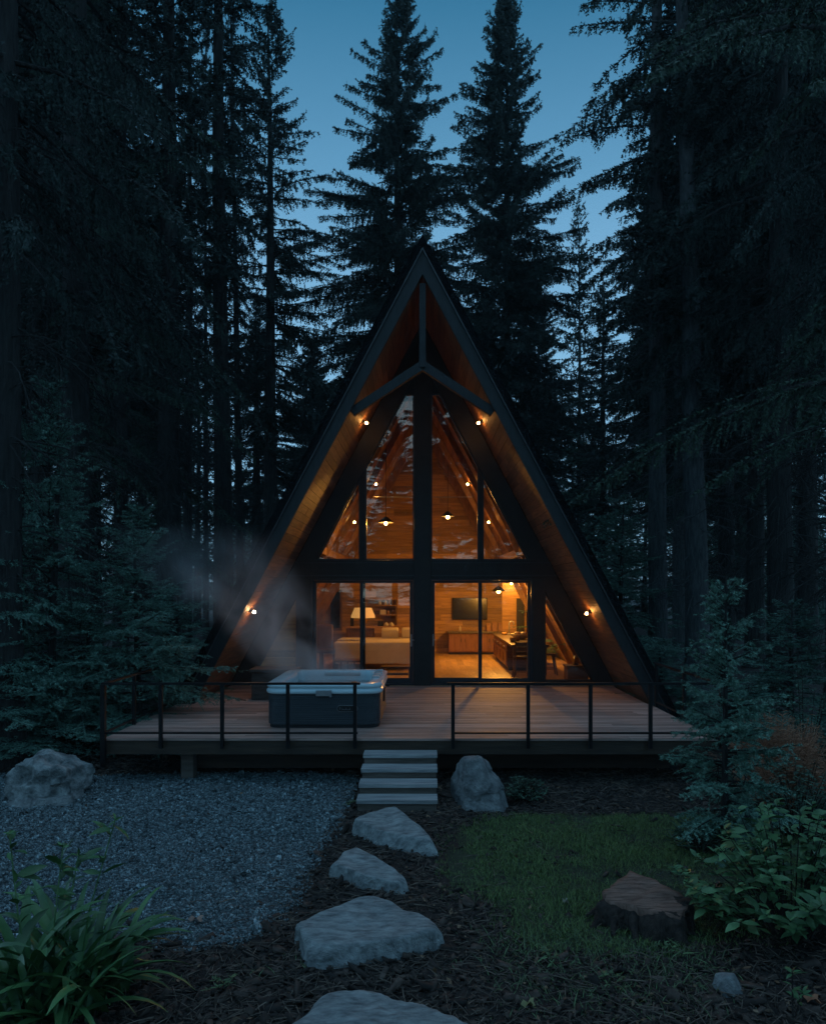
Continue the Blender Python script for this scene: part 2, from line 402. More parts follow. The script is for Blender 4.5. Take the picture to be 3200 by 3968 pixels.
# floor, back wall, rafters, foundation
mb = MB(); random.seed(3)
x = -3.75
while x < 3.75:
    y = YW-.12-random.uniform(0, 1)
    y = YW-.1
    brk = y + random.uniform(.3, 1.8)
    while y < YB-.4:
        ye = min(brk, YB-.3); mb.box(x+.0012, min(x+.15, 3.75)-.0012, y+.001, ye-.001, ZD-.03, ZD+.0005+random.uniform(-.0004, .0004)); y = ye; brk += random.uniform(1, 2)
    x += .15
mb.build('floor', M['floor'], cabin)
mb = MB(); z = ZD
yb = YB-.3
while z < ZI-.2:
    h = random.choice((.13, .16, .19)); x = -rx(ZI, z)+.05; xe = -x; zt = min(z+h-.004, ZI-.15)
    while x < xe-.05:
        x2 = min(x + random.uniform(.7, 2.4), xe)
        mb.prism([(x, z), (x2-.003, z), (min(x2-.003, rx(ZI, zt)-.02), zt), (max(x, -rx(ZI, zt)+.02), zt)], yb-.02+random.uniform(-.004, .004), yb+.05)
        x = x2
    z += h
mb.build('back_wall', M['wallwood'], cabin)
MB().prism([(0, ZM), (rx(ZM, .2), .2), (-rx(ZM, .2), .2)], YB-.22, YB-.1).build('back_cladding', M['darkwood'], cabin)
for y in (17.3, 19.0, 21.4, 22.5):
    for s in (-1, 1):
        mb = MB(); mb.prism([(0, ZI-.03), (s*(rx(ZI, ZD)-.03), ZD+.001), (s*(rx(ZI, ZD)-(.3 if y > 22 else .17)), ZD+.001), (0, ZI-(.58 if y > 22 else .34))], y-.06, y+.06)
        mb.build('rafter', M['rafter'], cabin)
    zt = 4.62 if y > 18 else 5.4
for s in (-1, 1):
    for (zz, y0, y1) in ((3.35, YW+.2, YB-.4),):
        mb = MB(); mb.bar((s*(rx(ZI, zz)-.16), y0, zz), (s*(rx(ZI, zz)-.16), y1, zz), .12, .16); mb.build('purlin', M['rafter'], cabin)
    mb = MB(); mb.bar((s*(rx(ZI, 3.5)-.1), 17.0, 3.25), (s*(rx(ZI, 4.1)-.1), 17.1, 4.05), .1, .1); mb.build('rafter_strut', M['rafter'], cabin)
MB().tube([(-rx(ZI, 4.95)+.2, 20.1, 4.95), (rx(ZI, 4.95)-.2, 20.1, 4.95)], .012, 6).build('tie_rod', M['chrome'], cabin)
MB().box(-3.6, 3.6, 13.3, YB-.3, -.1, ZD-.04).build('foundation', M['darkwood'], cabin)

# ------------------------------------------------------------------ deck, steps, railings
YD = 9.66
deck = thing('deck', 'raised brown timber deck in front of the cabin', 'deck', (0, YD, 0))
mb = MB(); y = YD
while y < YW-.13:
    y1 = min(y+.134, YW-.13)
    xl, xr = (-4.05, 3.75) if y1 < YF-.02 else (-3.78, 3.72)
    x = xl
    nxt = x + random.uniform(.8, 4)
    while x < xr-.01:
        xe = min(nxt, xr); xe = xr if xr-xe < .4 else xe
        dz = random.uniform(-.0015, .0015)
        mb.box(x+.001, xe-.001, y, y1-.007, ZD-.028+dz, ZD+dz); x = xe; nxt = x + random.uniform(2.2, 4.2)
    y += .134
mb.build('decking', M['deck'], deck)
mb = MB(); mb.box(-4.04, 3.74, YD+.02, YD+.07, ZD-.205, ZD-.03); mb.box(-4.04, -3.99, YD+.07, YF, ZD-.205, ZD-.03); mb.box(3.69, 3.74, YD+.07, YF, ZD-.205, ZD-.03)
mb.build('rim_beam', M['beam'], deck)
MB().box(-3.2, 3.3, YD+.5, YD+.62, .12, ZD-.21).build('bearer', M['beam'], deck)
mb = MB()
for k in range(12): mb.box(-3.9+k*.68, -3.86+k*.68, YD+.07, 13.2, ZD-.2, ZD-.03)
mb.build('joist', M['beam'], deck)
for px, oy in ((396, 0), (640, 1.6), (1020, 1.6), (1330, 1.6)):
    x = (px-CX)/F*(YD+.35); MB().box(x-.08, x+.08, YD+.3+oy, YD+.46+oy, -.1, ZD-.2).build('post', M['riser'], deck)
steps = thing('wooden_steps', 'four weathered wooden steps leading up to the deck', 'steps', (-.275, 9.0, 0))
zs = (.466, .356, .245, .136)
for i in range(4):
    f = 9.38-.28*i; w = .4575; xc = -.275 - .004*i
    z = zs[i]
    MB().box(xc-w, xc+w, f, f+.275, z-.045, z).build('tread', M['tread'], steps, bevel=.005)
    zlo = zs[i+1] if i < 3 else -.06
    MB().box(xc-w+.012, xc+w-.012, f+.025, f+.26, zlo-.03 if i < 3 else zlo, z-.047).build('riser', M['riser'], steps)

def railing(name, label, posts, rails, ztop, stub=None):
    r = thing(name, label, 'railing', (*posts[0][:2], ZD))
    for i, (x, y, zb, w) in enumerate(posts):
        mb = MB(); mb.box(x-w/2, x+w/2, y-w/2, y+w/2, zb, ztop-.012); mb.build('post', M['iron'], r, bevel=.004)
    for a, b_, w, h in rails:
        mb = MB(); mb.bar(a, b_, w, h); mb.build('rail', M['iron'], r)
    return r
YR = YD-.03; ZTOP = ZD+.7; ZLOW = ZD+.075
def rp(px): return (px-CX)/F*YR
xs = [rp(217), rp(338), rp(467), rp(605), rp(746)]
XL = xs[0]
left_posts = [(XL, YR, .25, .06)] + [(x, YR, ZD-.12, .045) for x in xs[1:]] + [(XL, y, ZD-.1, .045) for y in (10.66, 11.75, 12.6)]
railing('deck_railing', 'black metal railing around the hot tub corner of the deck', left_posts,
        [((XL-.02, YR, ZTOP), (rp(757), YR, ZTOP), .05, .028), ((XL, YR, ZLOW), (rp(752), YR, ZLOW), .025, .022),
         ((XL, YR+.026, ZTOP), (XL, 12.65, ZTOP), .05, .028), ((XL, YR, ZLOW), (XL, 12.65, ZLOW), .025, .022)], ZTOP)
xs = [rp(952), rp(1110), rp(1241), rp(1367), 3.78]
railing('deck_railing', 'black metal railing on the bare half of the deck, beside the small blue-green fir',
        [(x, YR, ZD-.12, .045) for x in xs] + [(3.78, y, ZD-.1, .045) for y in (10.99, 12.3)],
        [((rp(940), YR, ZTOP), (3.8, YR, ZTOP), .05, .028), ((rp(950), YR, ZLOW), (3.78, YR, ZLOW), .025, .022),
         ((3.78, YR+.026, ZTOP), (3.78, 12.4, ZTOP), .05, .028), ((3.78, YR, ZLOW), (3.78, 12.4, ZLOW), .025, .022)], ZTOP)

# ------------------------------------------------------------------ hot tub
TX0, TX1, TY0, TY1 = -2.14, -.57, 10.36, 12.27
tub = thing('hot_tub', 'square hot tub with pale blue shell and dark slatted sides on the deck', 'hot tub', ((TX0+TX1)/2, (TY0+TY1)/2, ZD))
def rrect(x0, x1, y0, y1, r, n=6):
    pts = []
    for cx_, cy_, a0 in ((x1-r, y1-r, 0), (x0+r, y1-r, 90), (x0+r, y0+r, 180), (x1-r, y0+r, 270)):
        for k in range(n+1):
            a = R(a0 + 90*k/n); pts.append((cx_+r*math.cos(a), cy_+r*math.sin(a)))
    return pts
def loft(rings, close=False):
    mb = MB(); n = len(rings[0])
    for rg in rings: mb.v += rg
    for i in range(len(rings)-1):
        for j in range(n): mb.f.append((i*n+j, i*n+(j+1) % n, (i+1)*n+(j+1) % n, (i+1)*n+j))
    return mb, n
def ring(dx, z, r=.2): return [(x, y, z) for x, y in rrect(TX0+dx, TX1-dx, TY0+dx, TY1-dx, max(r-dx*.6, .05))]
mb, n = loft([ring(.03, ZD+.002), ring(.03, ZD+.06)]); mb.build('base', M['tubdark'], tub)
rings = [ring(.012, ZD+.05)]
z = ZD+.05
while z < ZD+.47:
    rings += [ring(.012, z+.003), ring(.010, z+.006), ring(.010, z+.024), ring(.012, z+.027)]; z += .03
mb, n = loft(rings); mb.build('cabinet', M['tubside'], tub)
zr = ZD+.61
prof = [(.03, zr-.145), (-.012, zr-.14), (-.02, zr-.125), (-.02, zr-.095), (-.008, zr-.085), (.004, zr-.075), (.004, zr-.066), (-.006, zr-.058), (-.014, zr-.05), (-.014, zr-.025),
        (-.004, zr-.008), (.02, zr), (.14, zr), (.165, zr-.006), (.18, zr-.02), (.19, zr-.1), (.2, zr-.22), (.3, zr-.25), (.42, zr-.26), (.44, zr-.45), (.5, zr-.5)]
mb, n = loft([ring(d, zz, .22) for d, zz in prof])
mb.f.append(tuple(range((len(prof)-1)*n, len(prof)*n)))
shell = mb.build('shell', M['shell'], tub, smooth=True)
mb = MB(); mb.v = ring(.186, zr-.15); mb.f = [tuple(range(len(mb.v)))]; mb.build('water', M['water'], tub)
mb = MB(); mb.box(-1.56, -.98, TY1-.2, TY1-.12, zr-.09, zr-.035); mb.build('headrest', M['pillow'], tub, smooth=True, bevel=.02)
for (x, y, s) in ((-.68, 11.1, .07), (-.67, 11.35, .09), (-.66, 11.62, .08), (-.67, 11.95, .07)):
    mb = MB(); mb.obox((x, y, zr+.004), (.055, 0, 0), (0, s, 0), (0, 0, .022))
    mb.build('pillow', M['pillow'], tub, smooth=True, bevel=.018)
mb = MB(); mb.obox((-.66, 11.8, zr+.003), (.03, 0, 0), (0, .07, 0), (0, 0, .008)); mb.build('control_panel', M['plaque'], tub, bevel=.004)
mb = MB(); mb.box(-.98, -.9, TY0+.08, TY0+.16, zr-.002, zr+.012); mb.build('valve_cap', M['plaque'], tub, bevel=.004)
hx = (680-CX)/F*TY0
mb = MB(); mb.box(hx-.1, hx+.1, TY0-.05, TY0-.02, zr-.165, zr-.085); mb.box(hx+.085, hx+.115, TY0-.06, TY0-.02, zr-.18, zr-.08)
h = mb.build('latch', M['chrome'], tub, bevel=.008)
px0, px1 = (708-CX)/F*TY0, (752-CX)/F*TY0
pz = CAMZ-(1490-HY)/F*TY0
def capsule(x0, x1, z0, z1, y0, y1):
    r = (z1-z0)/2; pts = []
    for cx_, a0 in ((x1-r, -90), (x0+r, 90)):
        for k in range(9): a = R(a0+180*k/8); pts.append((cx_+r*math.cos(a), (z0+z1)/2+r*math.sin(a)))
    return MB().prism(pts, y0, y1)
pl = capsule(px0, px1, pz-.045, pz+.045, TY0-.006, TY0+.02).build('badge', M['letter'], tub)
capsule(px0+.008, px1-.008, pz-.037, pz+.037, TY0-.010, TY0).build('badge_face', M['plaque'], pl)
yt = TY0-.013; mb = MB()
def bits(x, z, w, h): mb.box(x, x+w, yt, yt+.004, z, z+h)
bits(px0+.035, pz-.012, .016, .006); bits(px0+.035, pz+.0, .016, .006); bits(px0+.035, pz+.012, .016, .006)
mb.build('badge_emblem', M['letter'], pl); mb = MB()
for k in range(7):
    x = px0+.072+k*.017; bits(x, pz-.018, .012, .008)
    if k % 3 == 0 or k == 6: bits(x+.001, pz-.01, .005, .02)
    if k in (3, 6): bits(x+.001, pz+.004, .009, .007)
mb.build('badge_lettering', M['letter'], pl)
mb = MB(); mb.box(-.585, -.56, 11.2, 11.5, ZD+.25, ZD+.42); mb.build('side_vent', M['tubdark'], tub); mb = MB(); mb.tube([(-.57, 11.72, ZD+.42), (-.51, 11.72, ZD+.42)], .02, 8); mb.build('side_latch', M['tubdark'], tub)
pb = thing('planter_box', 'dark wooden box standing on the deck behind the hot tub', 'planter', (-2.55, 13.1, ZD))
mb = MB(); mb.box(-2.92, -2.2, 13.0, 13.5, ZD+.002, ZD+.48); mb.build('box', M['planter'], pb, bevel=.008)
mb = MB(); mb.box(-2.96, -2.16, 12.96, 13.54, ZD+.482, ZD+.53); mb.build('lid', M['planter'], pb, bevel=.01)

# ------------------------------------------------------------------ lamps
def point(parent, loc, w, col=(1, .4, .075), rad=.04):
    l = bpy.data.lights.new('glow', 'POINT'); l.energy = w; l.color = col; l.shadow_soft_size = rad
    o = bpy.data.objects.new('glow', l); C.objects.link(o); o.parent = parent; o.location = Vector(loc) - offset(parent)
    return o
def slope_lamp(px, py, label, w, y=None, group=None, white=False, rad=.026):
    s = 1 if px > CX else -1
    a = abs(px-CX)/F; b_ = (HY-py)/F          # x = a d, z = 2.5 + b d, on x = (ZI - z) T - .07
    d = ((ZI-CAMZ)*T-.09)/(a + T*b_) if y is None else y
    x, z = s*a*d, CAMZ+b_*d
    nr = Vector((s, 0, T)).normalized()        # towards the slope
    t = thing('bulb_lamp', label, 'lamp', (x, d, z), group)
    q = Vector((x, d, z)); e = q + nr*.09
    MB().tube([e, e - nr*.025], [.05, .045], 12).build('mount', M['iron'], t)
    MB().tube([e - nr*.02, q + nr*.02], [.02, .018], 10).build('socket', M['iron'], t)
    mb = MB(); mb.tube([q + nr*.03, q+nr*.02, q, q - nr*.02, q-nr*.033], [.012, rad*.75, rad, rad*.75, .004], 12)
    mb.build('bulb', M['bulbw'] if white else M['bulb'], t, smooth=True)
    point(t, q - nr*.01, w, rad=.02)
    return t
WL = 1.25
slope_lamp(770, 889, 'glowing bulb high under the overhanging eave, on the slope nearer the hot tub', WL)
slope_lamp(1006, 889, 'glowing bulb high under the overhanging eave, on the slope above the kitchen side', WL)
slope_lamp(534, 1287, 'glowing white bulb low under the eave, in the steam above the hot tub', WL*1.8, white=True)
slope_lamp(1233, 1290, 'glowing bulb low under the eave, beside the triangular side window', WL*1.8)
WI = 5
slope_lamp(790, 1018, 'small bulb on the sloping ceiling, upper of two behind the sky-reflecting panes', WI, rad=.035)
slope_lamp(983, 1018, 'small bulb on the sloping ceiling above the kitchen, upper of two', WI, rad=.035)
slope_lamp(745, 1098, 'small bulb on the sloping ceiling, lower of two behind the sky-reflecting panes', WI, rad=.035)
slope_lamp(1027, 1098, 'small bulb on the sloping ceiling above the kitchen, lower of two', WI, rad=.035)
def pendant(px, py, d, label, w, zt, rad=.05, warm=(1, .44, .075), hood=False):
    x, y, z = P(px, py, d)
    t = thing('pendant_lamp', label, 'lamp', (x, y, z))
    MB().tube([(x, y, z+.1), (x, y, zt)], .006, 6).build('cord', M['iron'], t)
    MB().lathe((x, y, z), [(.02, .14), (.035, .12), (.04, .05), (.02, .045)], 12).build('socket', M['iron'], t)
    MB().lathe((x, y, z), [(.002, -.05), (rad*.8, -.03), (rad, 0), (rad*.7, .035), (.015, .05)], 12).build('bulb', M['bulb'], t, smooth=True)
    if hood:  # opaque hood added to keep the bulb's light off the upper walls
        mb = MB(); n = 20; pr = [(.045, .13), (.06, .12), (.15, .04), (.16, .012)]
        for r_, h_ in pr: mb.v += [(x+r_*math.cos(2*math.pi*k/n), y+r_*math.sin(2*math.pi*k/n), z+h_) for k in range(n)]
        for i in range(3): mb.f += [(i*n+k, i*n+(k+1) % n, (i+1)*n+(k+1) % n, (i+1)*n+k) for k in range(n)]
        mb.build('lamp_shade', M['black'], t, smooth=True)
    point(t, (x, y, z), w, warm, .08); return t
pendant(941, 1087, 18.9, 'bright pendant hanging high on the kitchen side, in front of the upper back wall', 30, 5.6, .05, (1, .44, .075), True)
pendant(811, 1100, 16.7, 'dimmer pendant hanging over the cream sofa, seen through the upper panes', 75, 5.6, .035, (1, .44, .075), True)
pendant(1048, 1244, 19.6, 'glass pendant hanging low over the kitchen island', 225, 5.5, .05, (1, .44, .075), True)
pendant(1075, 1226, 21.7, 'spot lamp lighting the kitchen side wall, beside the dark door', 22, 4.2, .04, (1, .44, .075), True)

# ------------------------------------------------------------------ furniture seen through the glass
YBW = YB-.32                                 # face of the back wall
t = thing('table_lamp', 'lit table lamp with wide tapered shade among the shelves', 'lamp', P(763, 1317, 21.4))
lx, ly, lz = t.location
MB().lathe((lx, ly, lz), [(.09, 0), (.1, .02), (.05, .04), (.1, .12), (.13, .2), (.09, .3), (.03, .36), (.02, .5)], 16).build('base', M['glassware'], t, smooth=True)
mb = MB(); pr = [(.34, .24), (.335, .3), (.24, .52), (.15, .52)]
n = 24
for r_, z in pr[:3]: mb.v += [(lx+r_*math.cos(2*math.pi*k/n), ly+r_*math.sin(2*math.pi*k/n), lz+z) for k in range(n)]
for i in range(2): mb.f += [(i*n+k, i*n+(k+1) % n, (i+1)*n+(k+1) % n, (i+1)*n+k) for k in range(n)]
mb.build('lamp_shade', M['shade'], t, smooth=True)
MB().lathe((lx, ly, lz+.3), [(.002, -.05), (.04, 0), (.02, .05)], 10).build('bulb', M['bulb'], t, smooth=True)
point(t, (lx, ly, lz+.3), 250, rad=.03)

zsh = lambda py: P(0, py, 22.5)[2]
sx0, sx1 = P(730, 0, 22.5)[0], P(833, 0, 22.5)[0]
sh = thing('wall_shelf', 'open wooden wall shelving around the table lamp', 'shelf', ((sx0+sx1)/2, 22.6, zsh(1318)))
xm = P(790, 0, 22.5)[0]
for (a, b_, py) in ((sx0, sx1, 1259), (xm, sx1, 1272), (P(798, 0, 22.5)[0], sx1, 1292)):
    MB().box(a, b_, 22.45, YBW-.03, zsh(py)-.03, zsh(py)).build('shelf_board', M['wallwood'], sh)
MB().box(sx1-.02, sx1+.01, 22.47, YBW-.03, zsh(1320), zsh(1261)).build('side_panel', M['furn'], sh)
con = thing('sideboard', 'low walnut sideboard under the table lamp', 'sideboard', (P(781, 0, 21.6)[0], 21.5, ZD))
zc = zsh(1318)
cx0, cx1 = P(728, 0, 21.5)[0], P(833, 0, 21.5)[0]
lz2 = t.location.z
MB().box(cx0, cx1, 21.15, 22.2, lz2-.045, lz2-.002).build('top', M['wallwood'], con)
for a in (cx0+.02, cx1-.1): MB().box(a, a+.08, 21.2, 22.15, ZD+.002, lz2-.046).build('leg', M['furn'], con)
MB().box(cx0+.1, cx0+.75, 21.25, 22.15, ZD+.15, lz2-.046).build('cupboard', M['furn'], con)
def bottle(px, py, d, h, r, mt, label, cat='bottle', name='bottle', grp='bottles and jars on the wall shelves'):
    x, y, z = P(px, py, d)
    o = MB().lathe((x, y, z+.003), [(r, 0), (r, h*.55), (r*.9, h*.65), (r*.35, h*.78), (r*.35, h)], 10).build(name, mt, None, smooth=True)
    return props(o, label, cat, grp)
def boxy(px, py, d, w, h, dep, mt, label, cat, name, grp=None):
    x, y, z = P(px, py, d)
    o = MB().box(x-w/2, x+w/2, y-dep/2, y+dep/2, z+.003, z+h).build(name, mt, None, bevel=min(w, h)*.08)
    return props(o, label, cat, grp)
bottle(798, 1272, 22.6, .16, .05, M['ceramic'], 'dark-shouldered pale jar at the inner end of the upper shelf', 'jar', 'jar')
bottle(810, 1272, 22.6, .17, .045, M['ceramic'], 'pale jar in the middle of the upper shelf', 'jar', 'jar')
bottle(818, 1272, 22.6, .2, .035, M['glassware'], 'slim amber bottle on the upper shelf, left of the last bottle')
bottle(826, 1272, 22.6, .22, .035, M['glassware'], 'slim amber bottle at the outer end of the upper shelf')
boxy(805, 1292, 22.6, .17, .14, .12, M['ceramic'], 'small pale box on the shelf level with the lamp shade', 'box', 'box')
bottle(816, 1292, 22.6, .14, .04, M['glassware'], 'short amber glass beside the small pale box', 'jar', 'jar')
bottle(826, 1292, 22.6, .17, .03, M['glassware'], 'thin bottle at the outer end of the shelf level with the lamp shade')
boxy(800, 1318, 21.6, .16, .16, .15, M['black'], 'black box on the sideboard just past the lamp base', 'box', 'box')
bottle(812, 1318, 21.5, .13, .07, M['ceramic'], 'squat pale pot on the sideboard, nearer the lamp', 'pot', 'pot')
bottle(823, 1318, 21.5, .13, .07, M['ceramic'], 'squat pale pot on the sideboard, farther from the lamp', 'pot', 'pot')
boxy(740, 1317, 21.6, .1, .3, .06, M['black'], 'dark framed picture leaning behind the lamp base', 'picture', 'picture_frame')
# dark window on the back wall
wx = P(704, 0, 22.7)[0]
dw = thing('back_window', 'tall dark window in the back wall behind the leather chair', 'window', (wx, YBW-.03, zsh(1325)))
MB().box(wx-.2, wx+.2, YBW-.075, YBW-.035, zsh(1327), zsh(1240)).build('frame', M['furn'], dw)
MB().box(wx-.14, wx+.14, YBW-.085, YBW-.076, zsh(1322), zsh(1245)).build('pane', M['tv'], dw)
# cream sofa with cushions
sof = thing('sofa', 'long cream sofa seen from behind with low cushions', 'sofa', (-1.1, 19, ZD))
x0, x1 = P(702, 0, 17.8)[0], -.12
MB().box(x0, x1, 17.8, 19.6, ZD+.15, ZD+.66).build('body', M['lin'], sof, bevel=.035, seg=3)
for (a, b_, r_) in ((P(800, 0, 19)[0], P(838, 0, 19)[0], .0), (P(843, 0, 19)[0], -.14, .15)):
    mb = MB(); mb.obox(((a+b_)/2, 19.3, ZD+.78), ((b_-a)/2-.01, 0, 0), (0, .1, .03), (0, -.06, .13)); mb.build('cushion', M['lin'], sof, smooth=True, bevel=.045, seg=3)
for x in (x0+.06, x1-.1):
    for y in (17.86, 19.5): MB().box(x-.03, x+.03, y-.03, y+.03, ZD+.002, ZD+.149).build('leg', M['furn'], sof)
random.seed(5)
for k, (px, lab) in enumerate(((752, 'crumpled cream cloth lying on the sofa back, nearer the frame stile'), (728, 'crumpled cream cloth lying on the sofa back, nearer the leather chair'))):
    x, y, z = P(px, 1342, 18.3)
    mb = MB()
    for q in range(7):
        a = random.uniform(0, 6.3); mb.tube([(x+.18*math.cos(a)+random.uniform(-.08, .08), y+.25*math.sin(a), ZD+.685), (x+random.uniform(-.1, .1), y, ZD+.705), (x-.18*math.cos(a), y-.2*math.sin(a), ZD+.68)], [.02, .03, .018], 6)
    props(mb.build('folded_cloth', M['lin'], None, smooth=True), lab, 'cloth')
lt = thing('side_table', 'dark slatted side table below the cream sofa', 'table', (P(740, 0, 17.2)[0], 17.2, ZD))
tx0, tx1 = P(703, 0, 17.2)[0], P(762, 0, 17.2)[0]
MB().box(tx0, tx1, 16.95, 17.45, ZD+.27, ZD+.31).build('top', M['furn'], lt)
for k in range(5):
    x = tx0+.02+(tx1-tx0-.04)*k/4; MB().box(x-.017, x+.017, 17.0, 17.04, ZD+.002, ZD+.27).build('leg', M['furn'], lt)
ch = thing('leather_chair', 'brown leather chair with rounded back beside the cream sofa', 'chair', (P(680, 0, 18)[0], 18, ZD))
cx_ = ch.location.x
MB().box(cx_-.08, cx_+.3, 17.75, 18.25, ZD+.4, ZD+.5).build('seat', M['leather'], ch, smooth=True, bevel=.03, seg=3)
mb = MB(); mb.obox((cx_-.02, 18.2, ZD+.72), (.22, 0, 0), (0, .06, .02), (0, .06, .33)); mb.build('backrest', M['leather'], ch, smooth=True, bevel=.05, seg=3)
for x in (cx_-.05, cx_+.27):
    for y in (17.8, 18.2): MB().box(x-.022, x+.022, y-.022, y+.022, ZD+.002, ZD+.4).build('leg', M['furn'], ch)
bn = thing('bench', 'low dark bench just inside the sliding door by the hot tub', 'bench', (P(832, 0, 16)[0], 16, ZD))
b0, b1 = P(802, 0, 16)[0], P(866, 0, 16)[0]
MB().box(b0, b1, 15.8, 16.15, ZD+.25, ZD+.29).build('seat', M['furn'], bn)
for x in (b0+.04, b1-.04): MB().box(x-.03, x+.03, 15.83, 16.12, ZD+.002, ZD+.25).build('leg', M['furn'], bn)
MB().box(b0+.08, b1-.08, 15.9, 16.05, ZD+.1, ZD+.14).build('stretcher', M['furn'], bn)
# screen, base cabinets, kitchen island
x0, _, z1 = P(950.5, 1257, 22.75); x1, _, z0_ = P(1024.5, 1303, 22.75)
tv = thing('television', 'wide black screen mounted on the boarded back wall', 'screen', ((x0+x1)/2, 22.8, z0_))
MB().box(x0, x1, 22.78, 22.84, z0_, z1).build('frame', M['black'], tv, bevel=.008)
MB().box(x0+.02, x1-.02, 22.772, 22.779, z0_+.02, z1-.02).build('screen', M['tv'], tv)
x0, x1 = P(943, 0, 22.1)[0], P(1062, 0, 22.1)[0]
zt = P(0, 1329, 22.1)[2]
cb = thing('base_cabinet', 'cherry wood base cabinets under the black screen', 'cabinet', ((x0+x1)/2, 22.1, ZD))
MB().box(x0, x1, 22.14, YBW-.03, ZD+.07, zt-.045).build('carcass', M['cab'], cb)
MB().box(x0+.02, x1, 22.2, 22.7, ZD+.001, ZD+.069).build('plinth', M['black'], cb)
MB().box(x0-.03, x1, 22.08, YBW-.03, zt-.044, zt).build('countertop', M['stone_top'], cb, bevel=.006)
nd = 4; w = (x1-x0)/nd
for k in range(nd):
    a, b_ = x0+k*w+.015, x0+(k+1)*w-.015; zl, zh = ZD+.1, zt-.075
    mb = MB(); f_ = .07
    mb.box(a, b_, 22.125, 22.139, zl, zh)
    mb.box(a, a+f_, 22.11, 22.1245, zl, zh); mb.box(b_-f_, b_, 22.11, 22.1245, zl, zh); mb.box(a+f_, b_-f_, 22.11, 22.1245, zh-f_, zh); mb.box(a+f_, b_-f_, 22.11, 22.1245, zl, zl+f_)
    d = mb.build('door', M['cab'], cb)
    hx = b_-.04 if k % 2 == 0 else a+.04
    MB().box(hx-.008, hx+.008, 22.085, 22.109, zh-.22, zh-.12).build('handle', M['black'], d)
xi = 1.95
isl = thing('kitchen_island', 'long dark kitchen counter running back from the window to the cabinets', 'counter', (2.3, 19, ZD))
zi_ = 1.29
MB().box(xi+.03, 2.75, 17.75, 21.0, ZD+.08, zi_-.05).build('carcass', M['furn'], isl)
MB().box(xi+.07, 2.72, 17.8, 20.9, ZD+.001, ZD+.079).build('plinth', M['black'], isl)
MB().box(xi, 2.78, 16.7, 21.1, zi_-.048, zi_).build('countertop', M['stone_top'], isl, bevel=.008)
for k in range(4):
    y0 = 17.8+k*.8; a, b_ = y0, y0+.76
    mb = MB(); mb.box(xi+.016, xi+.029, a, b_, ZD+.11, zi_-.22); mb.box(xi+.004, xi+.0155, a, b_, ZD+.11, ZD+.18); mb.box(xi+.004, xi+.0155, a, b_, zi_-.29, zi_-.22)
    mb.box(xi+.004, xi+.0155, a, a+.08, ZD+.18, zi_-.29); mb.box(xi+.004, xi+.0155, b_-.08, b_, ZD+.18, zi_-.29)
    mb.build('door', M['cab'], isl)
    dr = MB().box(xi+.01, xi+.029, a, b_, zi_-.2, zi_-.07).build('drawer', M['cab'], isl)
    MB().box(xi-.02, xi+.0095, (a+b_)/2-.07, (a+b_)/2+.07, zi_-.145, zi_-.125).build('handle', M['chrome'], dr)
for (x, y) in ((xi+.08, 16.8), (2.7, 16.8)): MB().box(x-.035, x+.035, y-.035, y+.035, ZD+.002, zi_-.049).build('leg', M['furn'], isl)
mb = MB(); mb.box(xi+.1, 2.66, 16.8, 16.83, zi_-.17, zi_-.049); mb.build('apron', M['furn'], isl)
fa = thing('faucet', 'tall arched metal faucet on the kitchen counter', 'faucet', P(1070, 1333, 20.6))
x, y, z = fa.location; z = zi_; fa.location.z = zi_
MB().tube([(x, y, z), (x, y, z+.28), (x+.02, y, z+.34), (x+.07, y, z+.36), (x+.12, y, z+.33), (x+.13, y, z+.25)], .016, 8).build('spout', M['chrome'], fa, smooth=True)
MB().lathe((x, y, z), [(.035, 0), (.035, .02), (.02, .04)], 10).build('base', M['chrome'], fa)
x, y, _ = P(1094, 1333, 18.6)
bw = thing('serving_bowl', 'wide pale bowl of fruit on the kitchen counter, catching the lamp light', 'bowl', (x, y, zi_))
MB().lathe((x, y, zi_+.002), [(.1, 0), (.16, .03), (.24, .1), (.25, .13), (.22, .12)], 18).build('bowl', M['ceramic'], bw, smooth=True)
random.seed(9)
for k in range(6):
    a = k*1.05; mb = MB().lathe((x+.11*math.cos(a), y+.11*math.sin(a), zi_+.13), [(.01, -.05), (.045, -.03), (.055, 0), (.045, .035), (.01, .05)], 10)
    props(mb.build('fruit', M['ceramic'] if k % 2 else M['glassware'], None, smooth=True), 'round fruit heaped in the pale bowl on the kitchen counter', 'fruit', 'fruit in the pale bowl')
for k, (px, dd, h_, lab) in enumerate(((1078, 17.6, .1, 'squat glass jar at the near corner of the kitchen counter'), (1086, 18.0, .14, 'taller glass jar between the counter corner and the bowl'), (1060, 20.4, .07, 'low dish on the kitchen counter below the faucet'))):
    x, y, _ = P(px, 1340, dd)
    o = MB().lathe((x, y, zi_+.002), [(.06, 0), (.075, h_*.5), (.07, h_), (.05, h_)], 12).build('jar', M['glassware'], None, smooth=True); props(o, lab, 'jar')
boxy(1027, 1329, 22.5, .13, .26, .13, M['wicker'], 'honey coloured canister on the back counter, nearest the screen', 'canister', 'canister', 'canisters on the back counter')
boxy(1039, 1329, 22.5, .15, .3, .13, M['wicker'], 'honey coloured canister between the other two on the back counter', 'canister', 'canister', 'canisters on the back counter')
boxy(1052, 1329, 22.5, .15, .28, .13, M['wicker'], 'honey coloured canister on the back counter, nearest the faucet', 'canister', 'canister', 'canisters on the back counter')
bottle(967, 1329, 22.4, .19, .035, M['ceramic'], 'small white bottle on the counter under the screen', grp=None)
props(MB().box(2.3, 3.0, 22.0, 22.06, ZD+.001, 2.95).build('partition', M['wallwood'], None), 'pale boarded partition lit by the kitchen spot lamp', 'partition')
